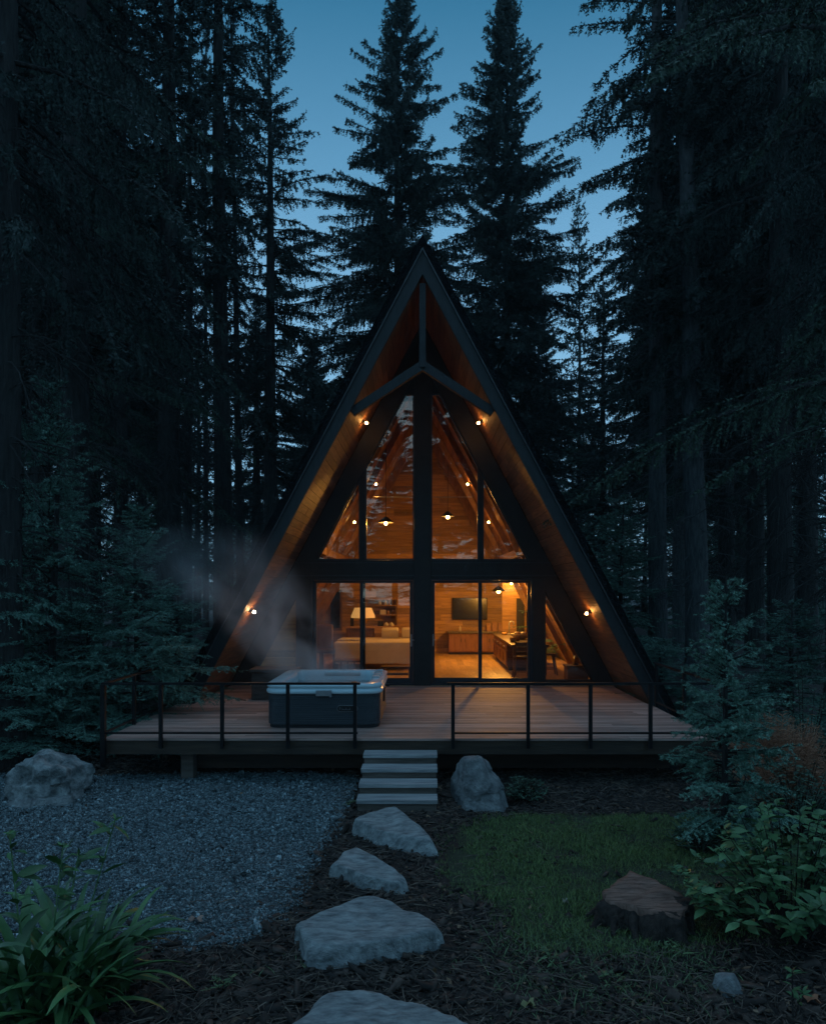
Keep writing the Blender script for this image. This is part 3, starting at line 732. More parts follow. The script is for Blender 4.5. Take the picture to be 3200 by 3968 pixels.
dd = thing('inner_door', 'dark narrow door in the lit kitchen partition', 'door', (P(1093, 0, 21.95)[0], 21.98, ZD))
x = dd.location.x
MB().box(x-.1, x+.12, 21.96, 21.998, ZD+.5, 2.25).build('panel', M['black'], dd)
def stool(px, d, label):
    x, y, _ = P(px, 1400, d)
    t = thing('stool', label, 'stool', (x, y, ZD), 'dark wooden stools at the kitchen counter')
    zs_ = ZD+.44
    MB().lathe((x, y, zs_), [(.15, 0), (.165, .015), (.16, .035), (.1, .04)], 16).build('seat', M['furn'], t)
    for sx in (-1, 1):
        for sy in (-1, 1):
            MB().tube([(x+sx*.17, y+sy*.15, ZD+.001), (x+sx*.1, y+sy*.09, zs_)], [.016, .02], 8).build('leg', M['furn'], t)
    for z_, k in ((.14, .153), (.24, .138)):
        mb = MB()
        for sx in (-1, 1): mb.tube([(x+sx*k, y-k*.86, ZD+z_), (x+sx*k, y+k*.86, ZD+z_)], .009, 6); mb.tube([(x-k, y+sx*k*.86, ZD+z_), (x+k, y+sx*k*.86, ZD+z_)], .009, 6)
        mb.build('stretcher', M['furn'], t)
    return t
def backed(t):
    x, y, z = t.location
    for sx in (-1, 1): MB().tube([(x+sx*.13, y-.1, z+.46), (x+sx*.14, y-.16, z+.8)], .014, 6).build('back_post', M['furn'], t)
    for q in range(3): MB().box(x-.14, x+.14, y-.16, y-.13, z+.52+q*.1, z+.575+q*.1).build('back_slat', M['furn'], t)
backed(stool(1095, 16.3, 'dark stool with slatted back pulled up to the kitchen counter, behind the sliding door'))
stool(1153, 16.9, 'backless dark stool seen through the triangular side window')
cs = thing('wood_chest', 'dark wooden chest under the slope in the triangular side window', 'chest', (P(1212, 0, 15.9)[0], 15.9, ZD))
x = cs.location.x
MB().box(x-.23, x+.2, 15.7, 16.1, ZD+.002, ZD+.28).build('box', M['furn'], cs, bevel=.01)
MB().box(x-.25, x+.22, 15.68, 16.12, ZD+.282, ZD+.32).build('lid', M['furn'], cs, bevel=.01)
ln = thing('lantern', 'small glass lantern standing on the dark chest', 'lantern', (x-.02, 15.9, ZD+.322))
MB().lathe((x-.02, 15.9, ZD+.324), [(.06, 0), (.06, .02), (.05, .03)], 10).build('base', M['black'], ln)
MB().lathe((x-.02, 15.9, ZD+.354), [(.05, 0), (.055, .06), (.04, .12)], 10).build('glass', M['glassware'], ln, smooth=True)
MB().lathe((x-.02, 15.9, ZD+.474), [(.05, 0), (.02, .03), (.012, .06)], 10).build('cap', M['chrome'], ln)

# ------------------------------------------------------------------ ground, gravel, lawn
def gh(x, y):       # a gentle unevenness, rising into the wood at both sides
    h = .03*mnoise.noise((x*.35, y*.35, 0)) + .012*mnoise.noise((x*1.3, y*1.3, 3))
    h += .28*max(0, min(1, (-3.9-x)/3)) * max(0, min(1, (y-8.6)/3)) + .25*max(0, min(1, (x-4.2)/4))
    return h
xsg = np.concatenate([np.linspace(-160, -14, 40), np.linspace(-13, 13, 190), np.linspace(14, 160, 40)])
ysg = np.concatenate([np.linspace(-90, 2, 40), np.linspace(2.2, 14, 130), np.linspace(14.5, 220, 60)])
nx, ny = len(xsg), len(ysg)
V = np.array([(x, y, gh(x, y)) for y in ysg for x in xsg])
ii = (np.arange(ny-1)[:, None]*nx + np.arange(nx-1)[None, :]).ravel()
props(np_mesh('ground', V, [np.stack([ii, ii+1, ii+1+nx, ii+nx], 1)], M['mulch'], None, True), kind='structure')

def in_poly(x, y, poly):
    c = np.zeros(x.shape, bool); n = len(poly)
    for i in range(n):
        (x1, y1), (x2, y2) = poly[i], poly[i-1]
        k = ((y1 > y) != (y2 > y)) & (x < (x2-x1)*(y-y1)/((y2-y1) or 1e-9)+x1); c ^= k
    return c
def gharr(x, y): return np.array([gh(a, b_) for a, b_ in zip(x, y)])
GRAVEL = [G(*p) for p in ((-500, 1645), (160, 1640), (300, 1632), (560, 1626), (748, 1632), (740, 1690), (702, 1745), (668, 1790), (652, 1835), (607, 1922), (512, 1985), (400, 2005), (335, 1985), (280, 1965), (60, 1985), (-500, 1930))]
LAWN = [G(*p) for p in ((966, 1746), (1037, 1724), (1110, 1714), (1420, 1716), (1900, 1745), (1900, 1900), (1500, 1985), (1260, 2020), (1110, 2000), (1064, 1934), (1011, 1885), (935, 1863), (914, 1814), (944, 1780))]
rng = np.random.default_rng(11)
def sample(poly, n, jitter=.06):
    a = np.array(poly); lo, hi = a.min(0), a.max(0)
    lo = np.maximum(lo, [-7, 3.2]); hi = np.minimum(hi, [7, 13])
    x = rng.uniform(lo[0], hi[0], n); y = rng.uniform(lo[1], hi[1], n)
    xx, yy = x+rng.normal(0, jitter, n), y+rng.normal(0, jitter, n)
    k = in_poly(xx, yy, poly); x, y = x[k], y[k]
    k = np.abs(x) < y*.62+.4
    return x[k], y[k]
def sheet(name, poly, mt, dz, step=.12):
    a = np.array(poly); lo, hi = a.min(0), a.max(0); lo = np.maximum(lo, -9)
    xs_ = np.arange(lo[0], hi[0]+step, step); ys_ = np.arange(lo[1], hi[1]+step, step); nx = len(xs_)
    X, Y = np.meshgrid(xs_, ys_); k = in_poly(X.ravel(), Y.ravel(), poly)
    Z = gharr(X.ravel(), Y.ravel())+dz
    V = np.stack([X.ravel(), Y.ravel(), Z], 1)
    i = (np.arange(len(ys_)-1)[:, None]*nx+np.arange(nx-1)[None, :]).ravel()
    q = np.stack([i, i+1, i+1+nx, i+nx], 1); q = q[k[q].all(1)]
    return props(np_mesh(name, V, [q], mt, None, True), kind='structure')
sheet('gravel_bed', GRAVEL, M['gravelbase'], .006)
sheet('lawn', LAWN, M['lawnbase'], .006)
def rand_rot(n, flat=1.0):
    q = rng.normal(size=(n, 4)); q[:, 1:3] *= flat; q /= np.linalg.norm(q, axis=1)[:, None]
    w, x, y, z = q.T
    return np.stack([np.stack([1-2*(y*y+z*z), 2*(x*y-z*w), 2*(x*z+y*w)], -1), np.stack([2*(x*y+z*w), 1-2*(x*x+z*z), 2*(y*z-x*w)], -1), np.stack([2*(x*z-y*w), 2*(y*z+x*w), 1-2*(x*x+y*y)], -1)], 1)
def scatter(name, base_v, base_f, pos, scl, rot, mt, label=None, cat=None, jit=0):
    n = len(pos); bv = np.array(base_v, float); bf = np.array(base_f)
    v = bv[None]*scl[:, None, :]
    if jit: v = v*(1+rng.normal(0, jit, (n, len(bv), 1)))
    v = np.einsum('nij,nkj->nki', rot, v)+pos[:, None, :]
    f = (bf[None]+(np.arange(n)*len(bv))[:, None, None]).reshape(-1, bf.shape[1])
    o = np_mesh(name, v.reshape(-1, 3), [f], mt)
    return props(o, label, cat, None, 'stuff')
OCT = [(1, 0, 0), (-1, 0, 0), (0, 1, 0), (0, -1, 0), (0, 0, 1), (0, 0, -1)]
cubev = [(a*.8, b_*.8, c*.8) for a in (-1, 1) for b_ in (-1, 1) for c in (-1, 1)]
pebv = OCT+cubev
pebf = []
for sx in (0, 1):
    for sy in (2, 3):
        for sz in (4, 5):
            ci = 6+(0 if sx else 1)*4+(0 if sy == 3 else 1)*2+(0 if sz == 5 else 1)
            for a, b_ in ((sx, sy), (sy, sz), (sz, sx)): pebf.append((ci, a, b_))
x, y = sample(GRAVEL, 150000, .05)
n = len(x); s = rng.lognormal(-4.85, .45, n)*np.clip(.55+y*.06, .8, 1.15)
pos = np.stack([x, y, gharr(x, y)+.004+s*.25], 1)
scatter('gravel', pebv, pebf, pos, np.stack([s*rng.uniform(.9, 1.5, n), s*rng.uniform(.7, 1, n), s*rng.uniform(.5, .8, n)], 1), rand_rot(n, .35), M['pebble'], 'blue-grey crushed gravel spread beside the stepping stones', 'gravel', .12)
# bark chips, needles and twigs on the mulch
MUL = [(-7, 3.4), (7, 3.4), (7, 13), (-7, 13)]
def mulch_pts(n):
    x = rng.uniform(-6, 6, n); y = 3.6+9*rng.uniform(0, 1, n)**1.6
    k = (np.abs(x) < y*.6+.3) & ~(in_poly(x+rng.normal(0, .13, n), y+rng.normal(0, .13, n), GRAVEL) & (rng.uniform(size=n) > .012)) & ~(in_poly(x, y, LAWN) & (rng.uniform(size=n) > .08))
    k &= ~((np.abs(x) < 3.6) & (y > YD+.9))
    return x[k], y[k]
BOX = [(a, b_, c) for a in (-1, 1) for b_ in (-1, 1) for c in (-1, 1)]
BF = [(0, 1, 3, 2), (4, 6, 7, 5), (0, 4, 5, 1), (2, 3, 7, 6), (0, 2, 6, 4), (1, 5, 7, 3)]
x, y = mulch_pts(60000); n = len(x); s = rng.lognormal(-4.2, .45, n)
pos = np.stack([x, y, gharr(x, y)+s*.25], 1)
scatter('bark_mulch', BOX, BF, pos, np.stack([s*rng.uniform(.8, 1.9, n), s*rng.uniform(.35, .8, n), s*.22], 1), rand_rot(n, .22), M['chip'], 'dark bark mulch covering the soil between path and lawn', 'mulch', .15)
x, y = mulch_pts(26000); n = len(x); s = rng.lognormal(-2.9, .4, n)
pos = np.stack([x, y, gharr(x, y)+.012+rng.uniform(0, .012, n)], 1)
ROD = [(-1, -1, 0), (-1, 1, 0), (-1, 0, 1), (-.1, -1, .8), (-.1, 1, .8), (-.1, 0, 2), (1, -.6, -.6), (1, .6, -.6), (1, 0, .5)]
RF = [(0, 3, 4, 1), (1, 4, 5, 2), (2, 5, 3, 0), (3, 6, 7, 4), (4, 7, 8, 5), (5, 8, 6, 3)]
scatter('needle_litter', ROD, RF, pos, np.stack([s, np.full(n, .0018)*rng.uniform(.7, 2, n), np.full(n, .002)*rng.uniform(.7, 3, n)], 1), rand_rot(n, .1), M['twig'], 'dry twigs and needles strewn over the mulch', 'litter', .1)
x, y = mulch_pts(2600); n = len(x); s = rng.lognormal(-3.9, .4, n)
LF = [(-1, 0, 0), (-.2, -.5, .12), (.5, -.35, .1), (1, 0, .25), (.5, .35, .1), (-.2, .5, .12), (0, 0, -.05)]
LFF = [(0, 1, 6), (1, 2, 6), (2, 3, 6), (3, 4, 6), (4, 5, 6), (5, 0, 6)]
scatter('leaf_litter', LF, LFF, np.stack([x, y, gharr(x, y)+.018], 1), np.stack([s, s, s], 1), rand_rot(n, .22), M['needlelitter'], 'small dead leaves scattered over the mulch', 'litter', .12)
# grass
x, y = sample(LAWN, 180000, .13)
pv = np.array([mnoise.noise((a*1.6, b_*1.6, 5)) + .6*mnoise.noise((a*5, b_*5, 9)) for a, b_ in zip(x, y)])
k = pv+rng.normal(0, .35, len(x)) > -.35; x, y, pv = x[k], y[k], pv[k]
n = len(x); h = rng.lognormal(-3.6, .35, n)*(1+.5*np.clip(pv, -.6, 1))
BL = [(-.5, 0, 0), (.5, 0, 0), (-.4, .35, .55), (.4, .35, .55), (0, 1.0, .95)]
az = rng.uniform(0, 6.283, n); ca, sa = np.cos(az), np.sin(az); zz = np.zeros(n); oo = np.ones(n)
rotz = np.stack([np.stack([ca, -sa, zz], -1), np.stack([sa, ca, zz], -1), np.stack([zz, zz, oo], -1)], 1)
scatter('grass', BL, [(0, 1, 3), (0, 3, 2), (2, 3, 4)], np.stack([x, y, gharr(x, y)], 1), np.stack([rng.uniform(.0025, .005, n), h*rng.uniform(.3, 1.2, n), h], 1), rotz, M['grass'], 'short dark green lawn beside the stepping stones', 'grass', .08)
# weeds between lawn and mulch
WD = [G(*p) for p in ((1000, 1985), (1150, 1960), (1480, 1985), (1560, 2060), (1420, 2160), (1100, 2130))]
x, y = sample(WD, 3800, .12)
xl_, yl_ = mulch_pts(7000); pv = np.array([mnoise.noise((a*1.1, b_*1.1, 15)) for a, b_ in zip(xl_, yl_)]); k = pv > .27
x = np.concatenate([x, xl_[k]]); y = np.concatenate([y, yl_[k]])
n = len(x); h = rng.lognormal(-3.35, .45, n); az = rng.uniform(0, 6.283, n); ca, sa = np.cos(az), np.sin(az); zz = np.zeros(n); oo = np.ones(n)
rotz = np.stack([np.stack([ca, -sa, zz], -1), np.stack([sa, ca, zz], -1), np.stack([zz, zz, oo], -1)], 1)
scatter('ground_cover', BL, [(0, 1, 3), (0, 3, 2), (2, 3, 4)], np.stack([x, y, gharr(x, y)], 1), np.stack([rng.uniform(.003, .008, n), h*rng.uniform(.5, 1.6, n), h*.8], 1), rotz, M['weed'], 'sparse weeds and grass tufts growing through the mulch', 'weeds', .1)

# ------------------------------------------------------------------ rocks
import bmesh
def ico(sub):
    bm = bmesh.new(); bmesh.ops.create_icosphere(bm, subdivisions=sub, radius=1)
    v = np.array([p.co[:] for p in bm.verts]); f = np.array([[q.index for q in p.verts] for p in bm.faces]); bm.free(); return v, f
ICO = ico(6)
def hull_rock(name, c, planes, mt, amp, seed, label, cat='rock', group=None, soft=14, parent=None):
    """star-shaped stone round c bounded by planes (normal, distance)"""
    d, f = ICO
    N = np.array([Vector(p[0]).normalized()[:] for p in planes]); H = np.array([p[1] for p in planes])
    dots = d @ N.T
    inv = np.where(dots > 1e-4, dots/H, 0)
    r = 1/np.power((inv**soft).sum(1), 1/soft)
    v = d*r[:, None]
    nz = np.array([mnoise.fractal((p[0]*2.2+seed, p[1]*2.2, p[2]*2.2), .9, 2.1, 5) for p in v])
    nz2 = np.array([mnoise.cell((p[0]*5+seed, p[1]*5, p[2]*5)) for p in v])
    rid = np.array([1-abs(mnoise.noise((p[0]*4.1+seed, p[1]*4.1, p[2]*4.1)))*2 - .5*abs(mnoise.noise((p[0]*11, p[1]*11+seed, p[2]*11))) for p in v])
    v = v + d*(amp*nz + amp*.45*rid + amp*.35*(nz2-.5)*(amp > .03))[:, None]
    v = v+np.array(c)
    o = np_mesh(name, v, [f], mt, parent, True)
    return props(o, label, cat, group) if label else o
def slab(name, top, bottom, ztop, mt, seed, label, tilt=(0, 0), thick=None):
    tp = [G(px, py, ztop) for px, py in top]
    cx_ = sum(p[0] for p in tp)/len(tp); cy_ = sum(p[1] for p in tp)/len(tp)
    planes = [((tilt[0], tilt[1], 1), ztop), ((0, 0, -1), .1)]
    n = len(tp)
    for i in range(n):
        a, b_ = Vector(tp[i]), Vector(tp[(i+1) % n]); d = b_-a
        if d.length < .03: continue
        nn = Vector((d.y, -d.x)).normalized()
        if nn.dot(a-Vector((cx_, cy_))) < 0: nn = -nn
        h = nn.dot(a-Vector((cx_, cy_)))
        sl = .1 + .12*(i % 3) if nn.y < .3 else .1
        m_ = Vector((nn.x, nn.y, sl)); L = m_.length
        planes.append((m_, (h+sl*ztop)/L))
    rr_ = random.Random(seed)
    for k in range(9):
        a = rr_.uniform(0, 6.283); nn = Vector((math.cos(a), math.sin(a), rr_.uniform(.5, 1.6))).normalized()
        best = max(nn.dot(Vector((p[0]-cx_, p[1]-cy_, ztop))) for p in tp); planes.append((nn, best-rr_.uniform(.015, .05)))
    return hull_rock(name, (cx_, cy_, 0.0), planes, mt, .03, seed, label, 'stepping stone', 'stepping stones leading to the wooden steps', soft=70)
slab('stepping_stone', [(718, 1726), (770, 1715), (823, 1702), (850, 1704), (880, 1724), (909, 1758), (862, 1766), (805, 1744), (757, 1733)], None, .17, M['slab'], 1.3, 'flat grey stepping stone directly below the wooden steps', (-.05, -.12))
slab('stepping_stone', [(696, 1818), (720, 1795), (747, 1781), (773, 1795), (839, 1822), (852, 1840), (824, 1853), (767, 1836), (707, 1828)], None, .13, M['slab'], 4.1, 'smallest of the grey stepping stones, second below the wooden steps', (.02, -.1))
slab('stepping_stone', [(619, 1940), (660, 1915), (752, 1882), (786, 1874), (840, 1894), (926, 1943), (910, 1952), (831, 1972), (692, 1988), (650, 1980)], None, .155, M['slab'], 7.7, 'largest grey stepping stone shown whole, third below the wooden steps', (0, -.03))
slab('stepping_stone', [(560, 2200), (600, 2150), (686, 2082), (730, 2081), (801, 2092), (865, 2108), (932, 2130), (1030, 2165), (1010, 2230), (800, 2300), (640, 2290)], None, .12, M['slab'], 9.2, 'speckled flat stepping stone nearest the viewer, cut off by the lower edge', (0, -.02))
x, y = G(1005, 1698)
hull_rock('boulder', (x, y+.12, .2), [((-1, -.25, .12), .2), ((-.5, -1, .25), .27), ((.35, -1, .5), .25), ((.85, -.35, .5), .22), ((1, .2, .35), .25), ((-.15, .1, 1), .34), ((.45, 0, 1), .33), ((0, 1, .2), .3), ((0, 0, -1), .25), ((-.7, .2, .6), .33)], M['rock'], .045, 21, 'upright grey boulder standing beside the wooden steps', 'boulder', soft=45)
x, y = G(76, 1694)
hull_rock('boulder', (x, y+.2, .255), [((-1, -.2, .25), .36), ((-.35, -1, .1), .3), ((.3, -1, -.1), .31), ((1, -.15, .05), .37), ((.5, 0, 1), .29), ((-.3, -.2, 1), .29), ((-.8, 0, .7), .33), ((0, 1, .2), .35), ((0, 0, -1), .17), ((.1, -.7, .8), .34)], M['paleroc'], .075, 33, 'big pale boulder at the edge of the gravel', 'boulder', soft=35)
hull_rock('flat_rock', (x+.04, y+.06, .03), [((-1, -.2, .4), .34), ((-.4, -1, .5), .26), ((.4, -1, .4), .24), ((1, 0, .3), .36), ((0, 0, 1), .09), ((0, 1, 0), .3), ((0, 0, -1), .1)], M['rock'], .04, 41, 'flat rock wedged under the big pale boulder', 'rock')
x, y, z = P(308, 1490, 12.2)
hull_rock('boulder', (x, y, .5), [((-1, -.3, .3), .25), ((1, -.2, .5), .25), ((0, -1, .4), .25), ((0, 0, 1), .3), ((.6, -.4, .9), .27), ((0, 1, 0), .25), ((0, 0, -1), .35)], M['paleroc'], .05, 52, 'pale rock half hidden behind the deck railing', 'boulder')
x, y = G(1528, 2082)
hull_rock('small_stone', (x, y, .05), [((-1, -.3, .4), .042), ((1, -.4, .6), .05), ((.3, -1, .5), .04), ((0, .3, 1), .042), ((-.5, 0, 1), .05), ((0, 1, 0), .05), ((0, 0, -1), .06)], M['rock'], .016, 63, 'small pale stone lying under the leafy shrub', 'stone')
# stump
st = thing('tree_stump', 'low reddish tree stump at the lower edge of the lawn', 'stump', (*G(1340, 1945), 0))
tp = [(1272, 1878), (1325, 1846), (1385, 1865), (1451, 1894), (1423, 1925), (1347, 1909), (1276, 1893)]
zt = .19
pts = [G(a, b_, zt) for a, b_ in tp]; cx_ = sum(p[0] for p in pts)/len(pts); cy_ = sum(p[1] for p in pts)/len(pts)
pl = [((-.05, -.1, 1), zt-.02), ((0, 0, -1), .1)]; plt_ = [((-.05, -.1, 1), zt), ((0, 0, -1), -zt+.06)]
for i in range(len(pts)):
    a, b_ = Vector(pts[i]), Vector(pts[(i+1) % len(pts)]); d = b_-a; nn = Vector((d.y, -d.x)).normalized()
    if nn.dot(a-Vector((cx_, cy_))) < 0: nn = -nn
    h = nn.dot(a-Vector((cx_, cy_))); m_ = Vector((nn.x, nn.y, .25)); pl.append((m_, (h+.25*zt)/m_.length))
hull_rock('wood_base', (cx_, cy_, 0), pl, M['stumpbark'], .075, 71, None, parent=st, soft=18)
d, f = ICO
mb = MB(); n = 40; ringv = []
for k in range(n):
    a = 2*math.pi*k/n; dv = Vector((math.cos(a), math.sin(a)))
    r = min([(((Vector(pts[i]) - Vector((cx_, cy_))).dot(nn)) / dv.dot(nn)) for i in range(len(pts)) for nn in [Vector(((pts[(i+1) % len(pts)][1]-pts[i][1]), -(pts[(i+1) % len(pts)][0]-pts[i][0]))).normalized()] for nn in [nn if nn.dot(Vector(pts[i])-Vector((cx_, cy_))) > 0 else -nn] if dv.dot(nn) > .05] or [.2])
    ringv.append((dv, r*(1.03+.05*math.sin(k*2.1)+random.uniform(-.04, .04))))
vs = []
for q in (0, .3, .6, .85, 1.0):
    for dv, r in ringv: vs.append((cx_+dv.x*r*q, cy_+dv.y*r*q, zt+.012+.02*mnoise.noise((dv.x*r*q*9, dv.y*r*q*9, 2))+.1*(dv.y*r*q)))
for dv, r in ringv: vs.append((cx_+dv.x*r*.97, cy_+dv.y*r*.97, zt-.05+.1*dv.y*r))
mb.add(vs, [(i*n+k, i*n+(k+1) % n, (i+1)*n+(k+1) % n, (i+1)*n+k) for i in range(5) for k in range(n)])
mb.build('cut_top', M['stumptop'], st, smooth=True)
random.seed(12)
mb = MB()
for k in range(6):
    a = R(160+k*30+random.uniform(-12, 12)); x0, y0 = cx_+.2*math.cos(a), cy_+.16*math.sin(a)
    pth = [(x0, y0, .12), (x0+.1*math.cos(a), y0+.08*math.sin(a), .075), (x0+.18*math.cos(a+.2), y0+.15*math.sin(a+.2), .02), (x0+.3*math.cos(a+.4), y0+.24*math.sin(a+.4), -.02)]
    q_ = random.uniform(.5, 1); mb.tube([(p[0]+random.uniform(-.02, .02), p[1]+random.uniform(-.02, .02), p[2]) for p in pth], [.06*q_, .045*q_, .03*q_, .01], 7)
mb.build('root', M['stumpbark'], st, smooth=True)
# single big fallen leaves
def fallen(px, py, s, col, label, rz):
    x, y = G(px, py, .03); z = gh(x, y)
    mb = MB(); n = 9; vs = [(0, 0, .012)]
    for k in range(n*2):
        a = math.pi*k/n; r = (1 if k % 2 else .68)*(1-.25*abs(math.sin(a)))*s
        vs.append((r*math.cos(a), r*.8*math.sin(a), .02*math.sin(3*a)+.012))
    mb.add([(x+v[0]*math.cos(rz)-v[1]*math.sin(rz), y+v[0]*math.sin(rz)+v[1]*math.cos(rz), z+.028+v[2]) for v in vs], [(0, 1+k, 1+(k+1) % (2*n)) for k in range(2*n)])
    mm = mat('fallen_leaf_colour', col, tuple(c*1.5 for c in col), .7, 20)
    props(mb.build('fallen_leaf', mm, None), label, 'leaf', 'big fallen leaves on the mulch')
fallen(1110, 2117, .05, (.22, .2, .09), 'yellowish maple leaf lying near the nearest stepping stone', .3)
fallen(412, 1936, .06, (.28, .17, .13), 'pinkish brown fallen leaf at the tip of the gravel', .1)
fallen(1510, 1866, .05, (.24, .08, .04), 'rust red fallen leaf between the stump and the leafy shrub', .8)
fallen(1706, 2100, .07, (.25, .1, .05), 'rusty fallen leaf in the lower corner below the leafy shrub', 1.9)
fallen(1188, 1896, .035, (.3, .27, .22), 'small pale fallen leaf on the bare patch of the lawn', 2.3)

# ------------------------------------------------------------------ conifers
def unit(v): return v/np.maximum(np.linalg.norm(v, axis=-1, keepdims=True), 1e-9)
def barbs(P0, D, L, sag, step, blen, bw, rg, roll=None, lift=0.0):
    """feathery sprays along curved twigs: triangles on both sides of each axis"""
    n = np.maximum((L/step).astype(int), 2); idx = np.repeat(np.arange(len(L)), n)
    k = np.arange(len(idx)) - np.repeat(np.cumsum(n)-n, n)
    u = ((k+rg.uniform(.1, .9, len(k)))/n[idx])[:, None]
    l = L[idx][:, None]
    c = P0[idx]+D[idx]*l*u; c[:, 2:3] -= (sag[idx][:, None])*l*u*u
    t = D[idx].copy(); t[:, 2:3] -= 2*sag[idx][:, None]*u; t = unit(t)
    q = rg.normal(size=c.shape); q[:, 2] = q[:, 2]*.75+lift; q = unit(q-t*(q*t).sum(1)[:, None])
    out = []
    bl = blen*rg.uniform(.6, 1.25, len(c))[:, None]*(1.05-.45*u**3)
    for s in (1, -1):
        s2 = unit(s*q+.35*rg.normal(size=c.shape))
        tip = c+bl*(.62*t+.68*s2)
        out.append(np.stack([c-t*bw*.6, c+t*bw*.6, tip], 1))
    tri = np.concatenate(out).reshape(-1, 3)
    return tri
def along(P0, D, L, sag, u):
    c = P0+D*(L*u)[:, None]; c[:, 2] -= sag*L*u*u
    t = D.copy(); t[:, 2] -= 2*sag*u; return c, unit(t)
def children(P0, D, L, sag, spacing, f_len, lmin, lmax, u0, ang, rg, hang=0.0, upz=0.0):
    n = np.maximum((L/spacing).astype(int), 1); idx = np.repeat(np.arange(len(L)), n)
    u = u0+(1-u0)*rg.uniform(0, 1, len(idx))
    c, t = along(P0[idx], D[idx], L[idx], sag[idx], u)
    side = unit(np.cross(t, [0, 0, 1.0])+1e-6)*np.where(rg.uniform(size=len(idx)) < .5, 1, -1)[:, None]
    d = unit(t*math.cos(ang)+side*math.sin(ang)+np.array([0, 0, 1.0])*(upz+.16*rg.normal(size=len(idx)))[:, None]+.12*rg.normal(size=c.shape))
    h = rg.uniform(size=len(idx)) < hang
    d[h] = unit(np.array([0, 0, -1.0])+.22*rg.normal(size=(h.sum(), 3))+.25*t[h])
    l = np.clip(f_len*L[idx]*(1.08-u)*rg.uniform(.6, 1.25, len(idx)), lmin, lmax)
    return c, d, l
def tubes3(P0, D, L, sag, r0, r1, seg=4):
    m = len(L); us = np.linspace(0, 1, seg+1); rings = []
    side = unit(np.cross(D, [0, 0, 1.0])+1e-6); up = unit(np.cross(side, D))
    for u in us:
        c = P0+D*(L*u)[:, None]; c[:, 2] -= sag*L*u*u; r = (r0*(1-u)+r1*u)[:, None]
        rings.append(np.stack([c+side*r, c-.5*side*r+.87*up*r, c-.5*side*r-.87*up*r], 1))
    V = np.stack(rings, 1).reshape(-1, 3)           # m, seg+1, 3
    base = (np.arange(m)*(seg+1)*3)[:, None, None]
    i = np.arange(seg)[None, :, None]*3; j = np.arange(3)[None, None, :]; j2 = (j+1) % 3
    q = np.stack([base+i+j, base+i+j2, base+i+3+j2, base+i+3+j], -1).reshape(-1, 4)
    return V, q
def trunk_mesh(H, r, rg, lean=0, n=12, flare=1.35):
    zs_ = np.array([-.3, 0, .25, .8, 2, 4, 7, 10, 13, 16, 19, 22, 26, 30, 34]); zs_ = np.concatenate([zs_[zs_ < H*.97], [H]])
    mb = []
    cxs = np.cumsum(rg.normal(0, .03, len(zs_))); cys = np.cumsum(rg.normal(0, .03, len(zs_)))
    for i, z in enumerate(zs_):
        rr = r*(1-max(z, 0)/H)**.85*(1+(flare-1)*math.exp(-max(z, 0)*2.2))+.006
        a = np.linspace(0, 2*np.pi, n, endpoint=False); w = 1+.05*np.sin(3*a+z)
        mb.append(np.stack([cxs[i]*min(1, z/6 if z > 0 else 0)+lean*max(z, 0)+rr*w*np.cos(a), cys[i]*0+rr*w*np.sin(a), np.full(n, z)], 1))
    V = np.concatenate(mb); i = np.arange(len(zs_)-1)[:, None]*n; j = np.arange(n)[None, :]; j2 = (j+1) % n
    return V, np.stack([i+j, i+j2, i+n+j2, i+n+j], -1).reshape(-1, 4)
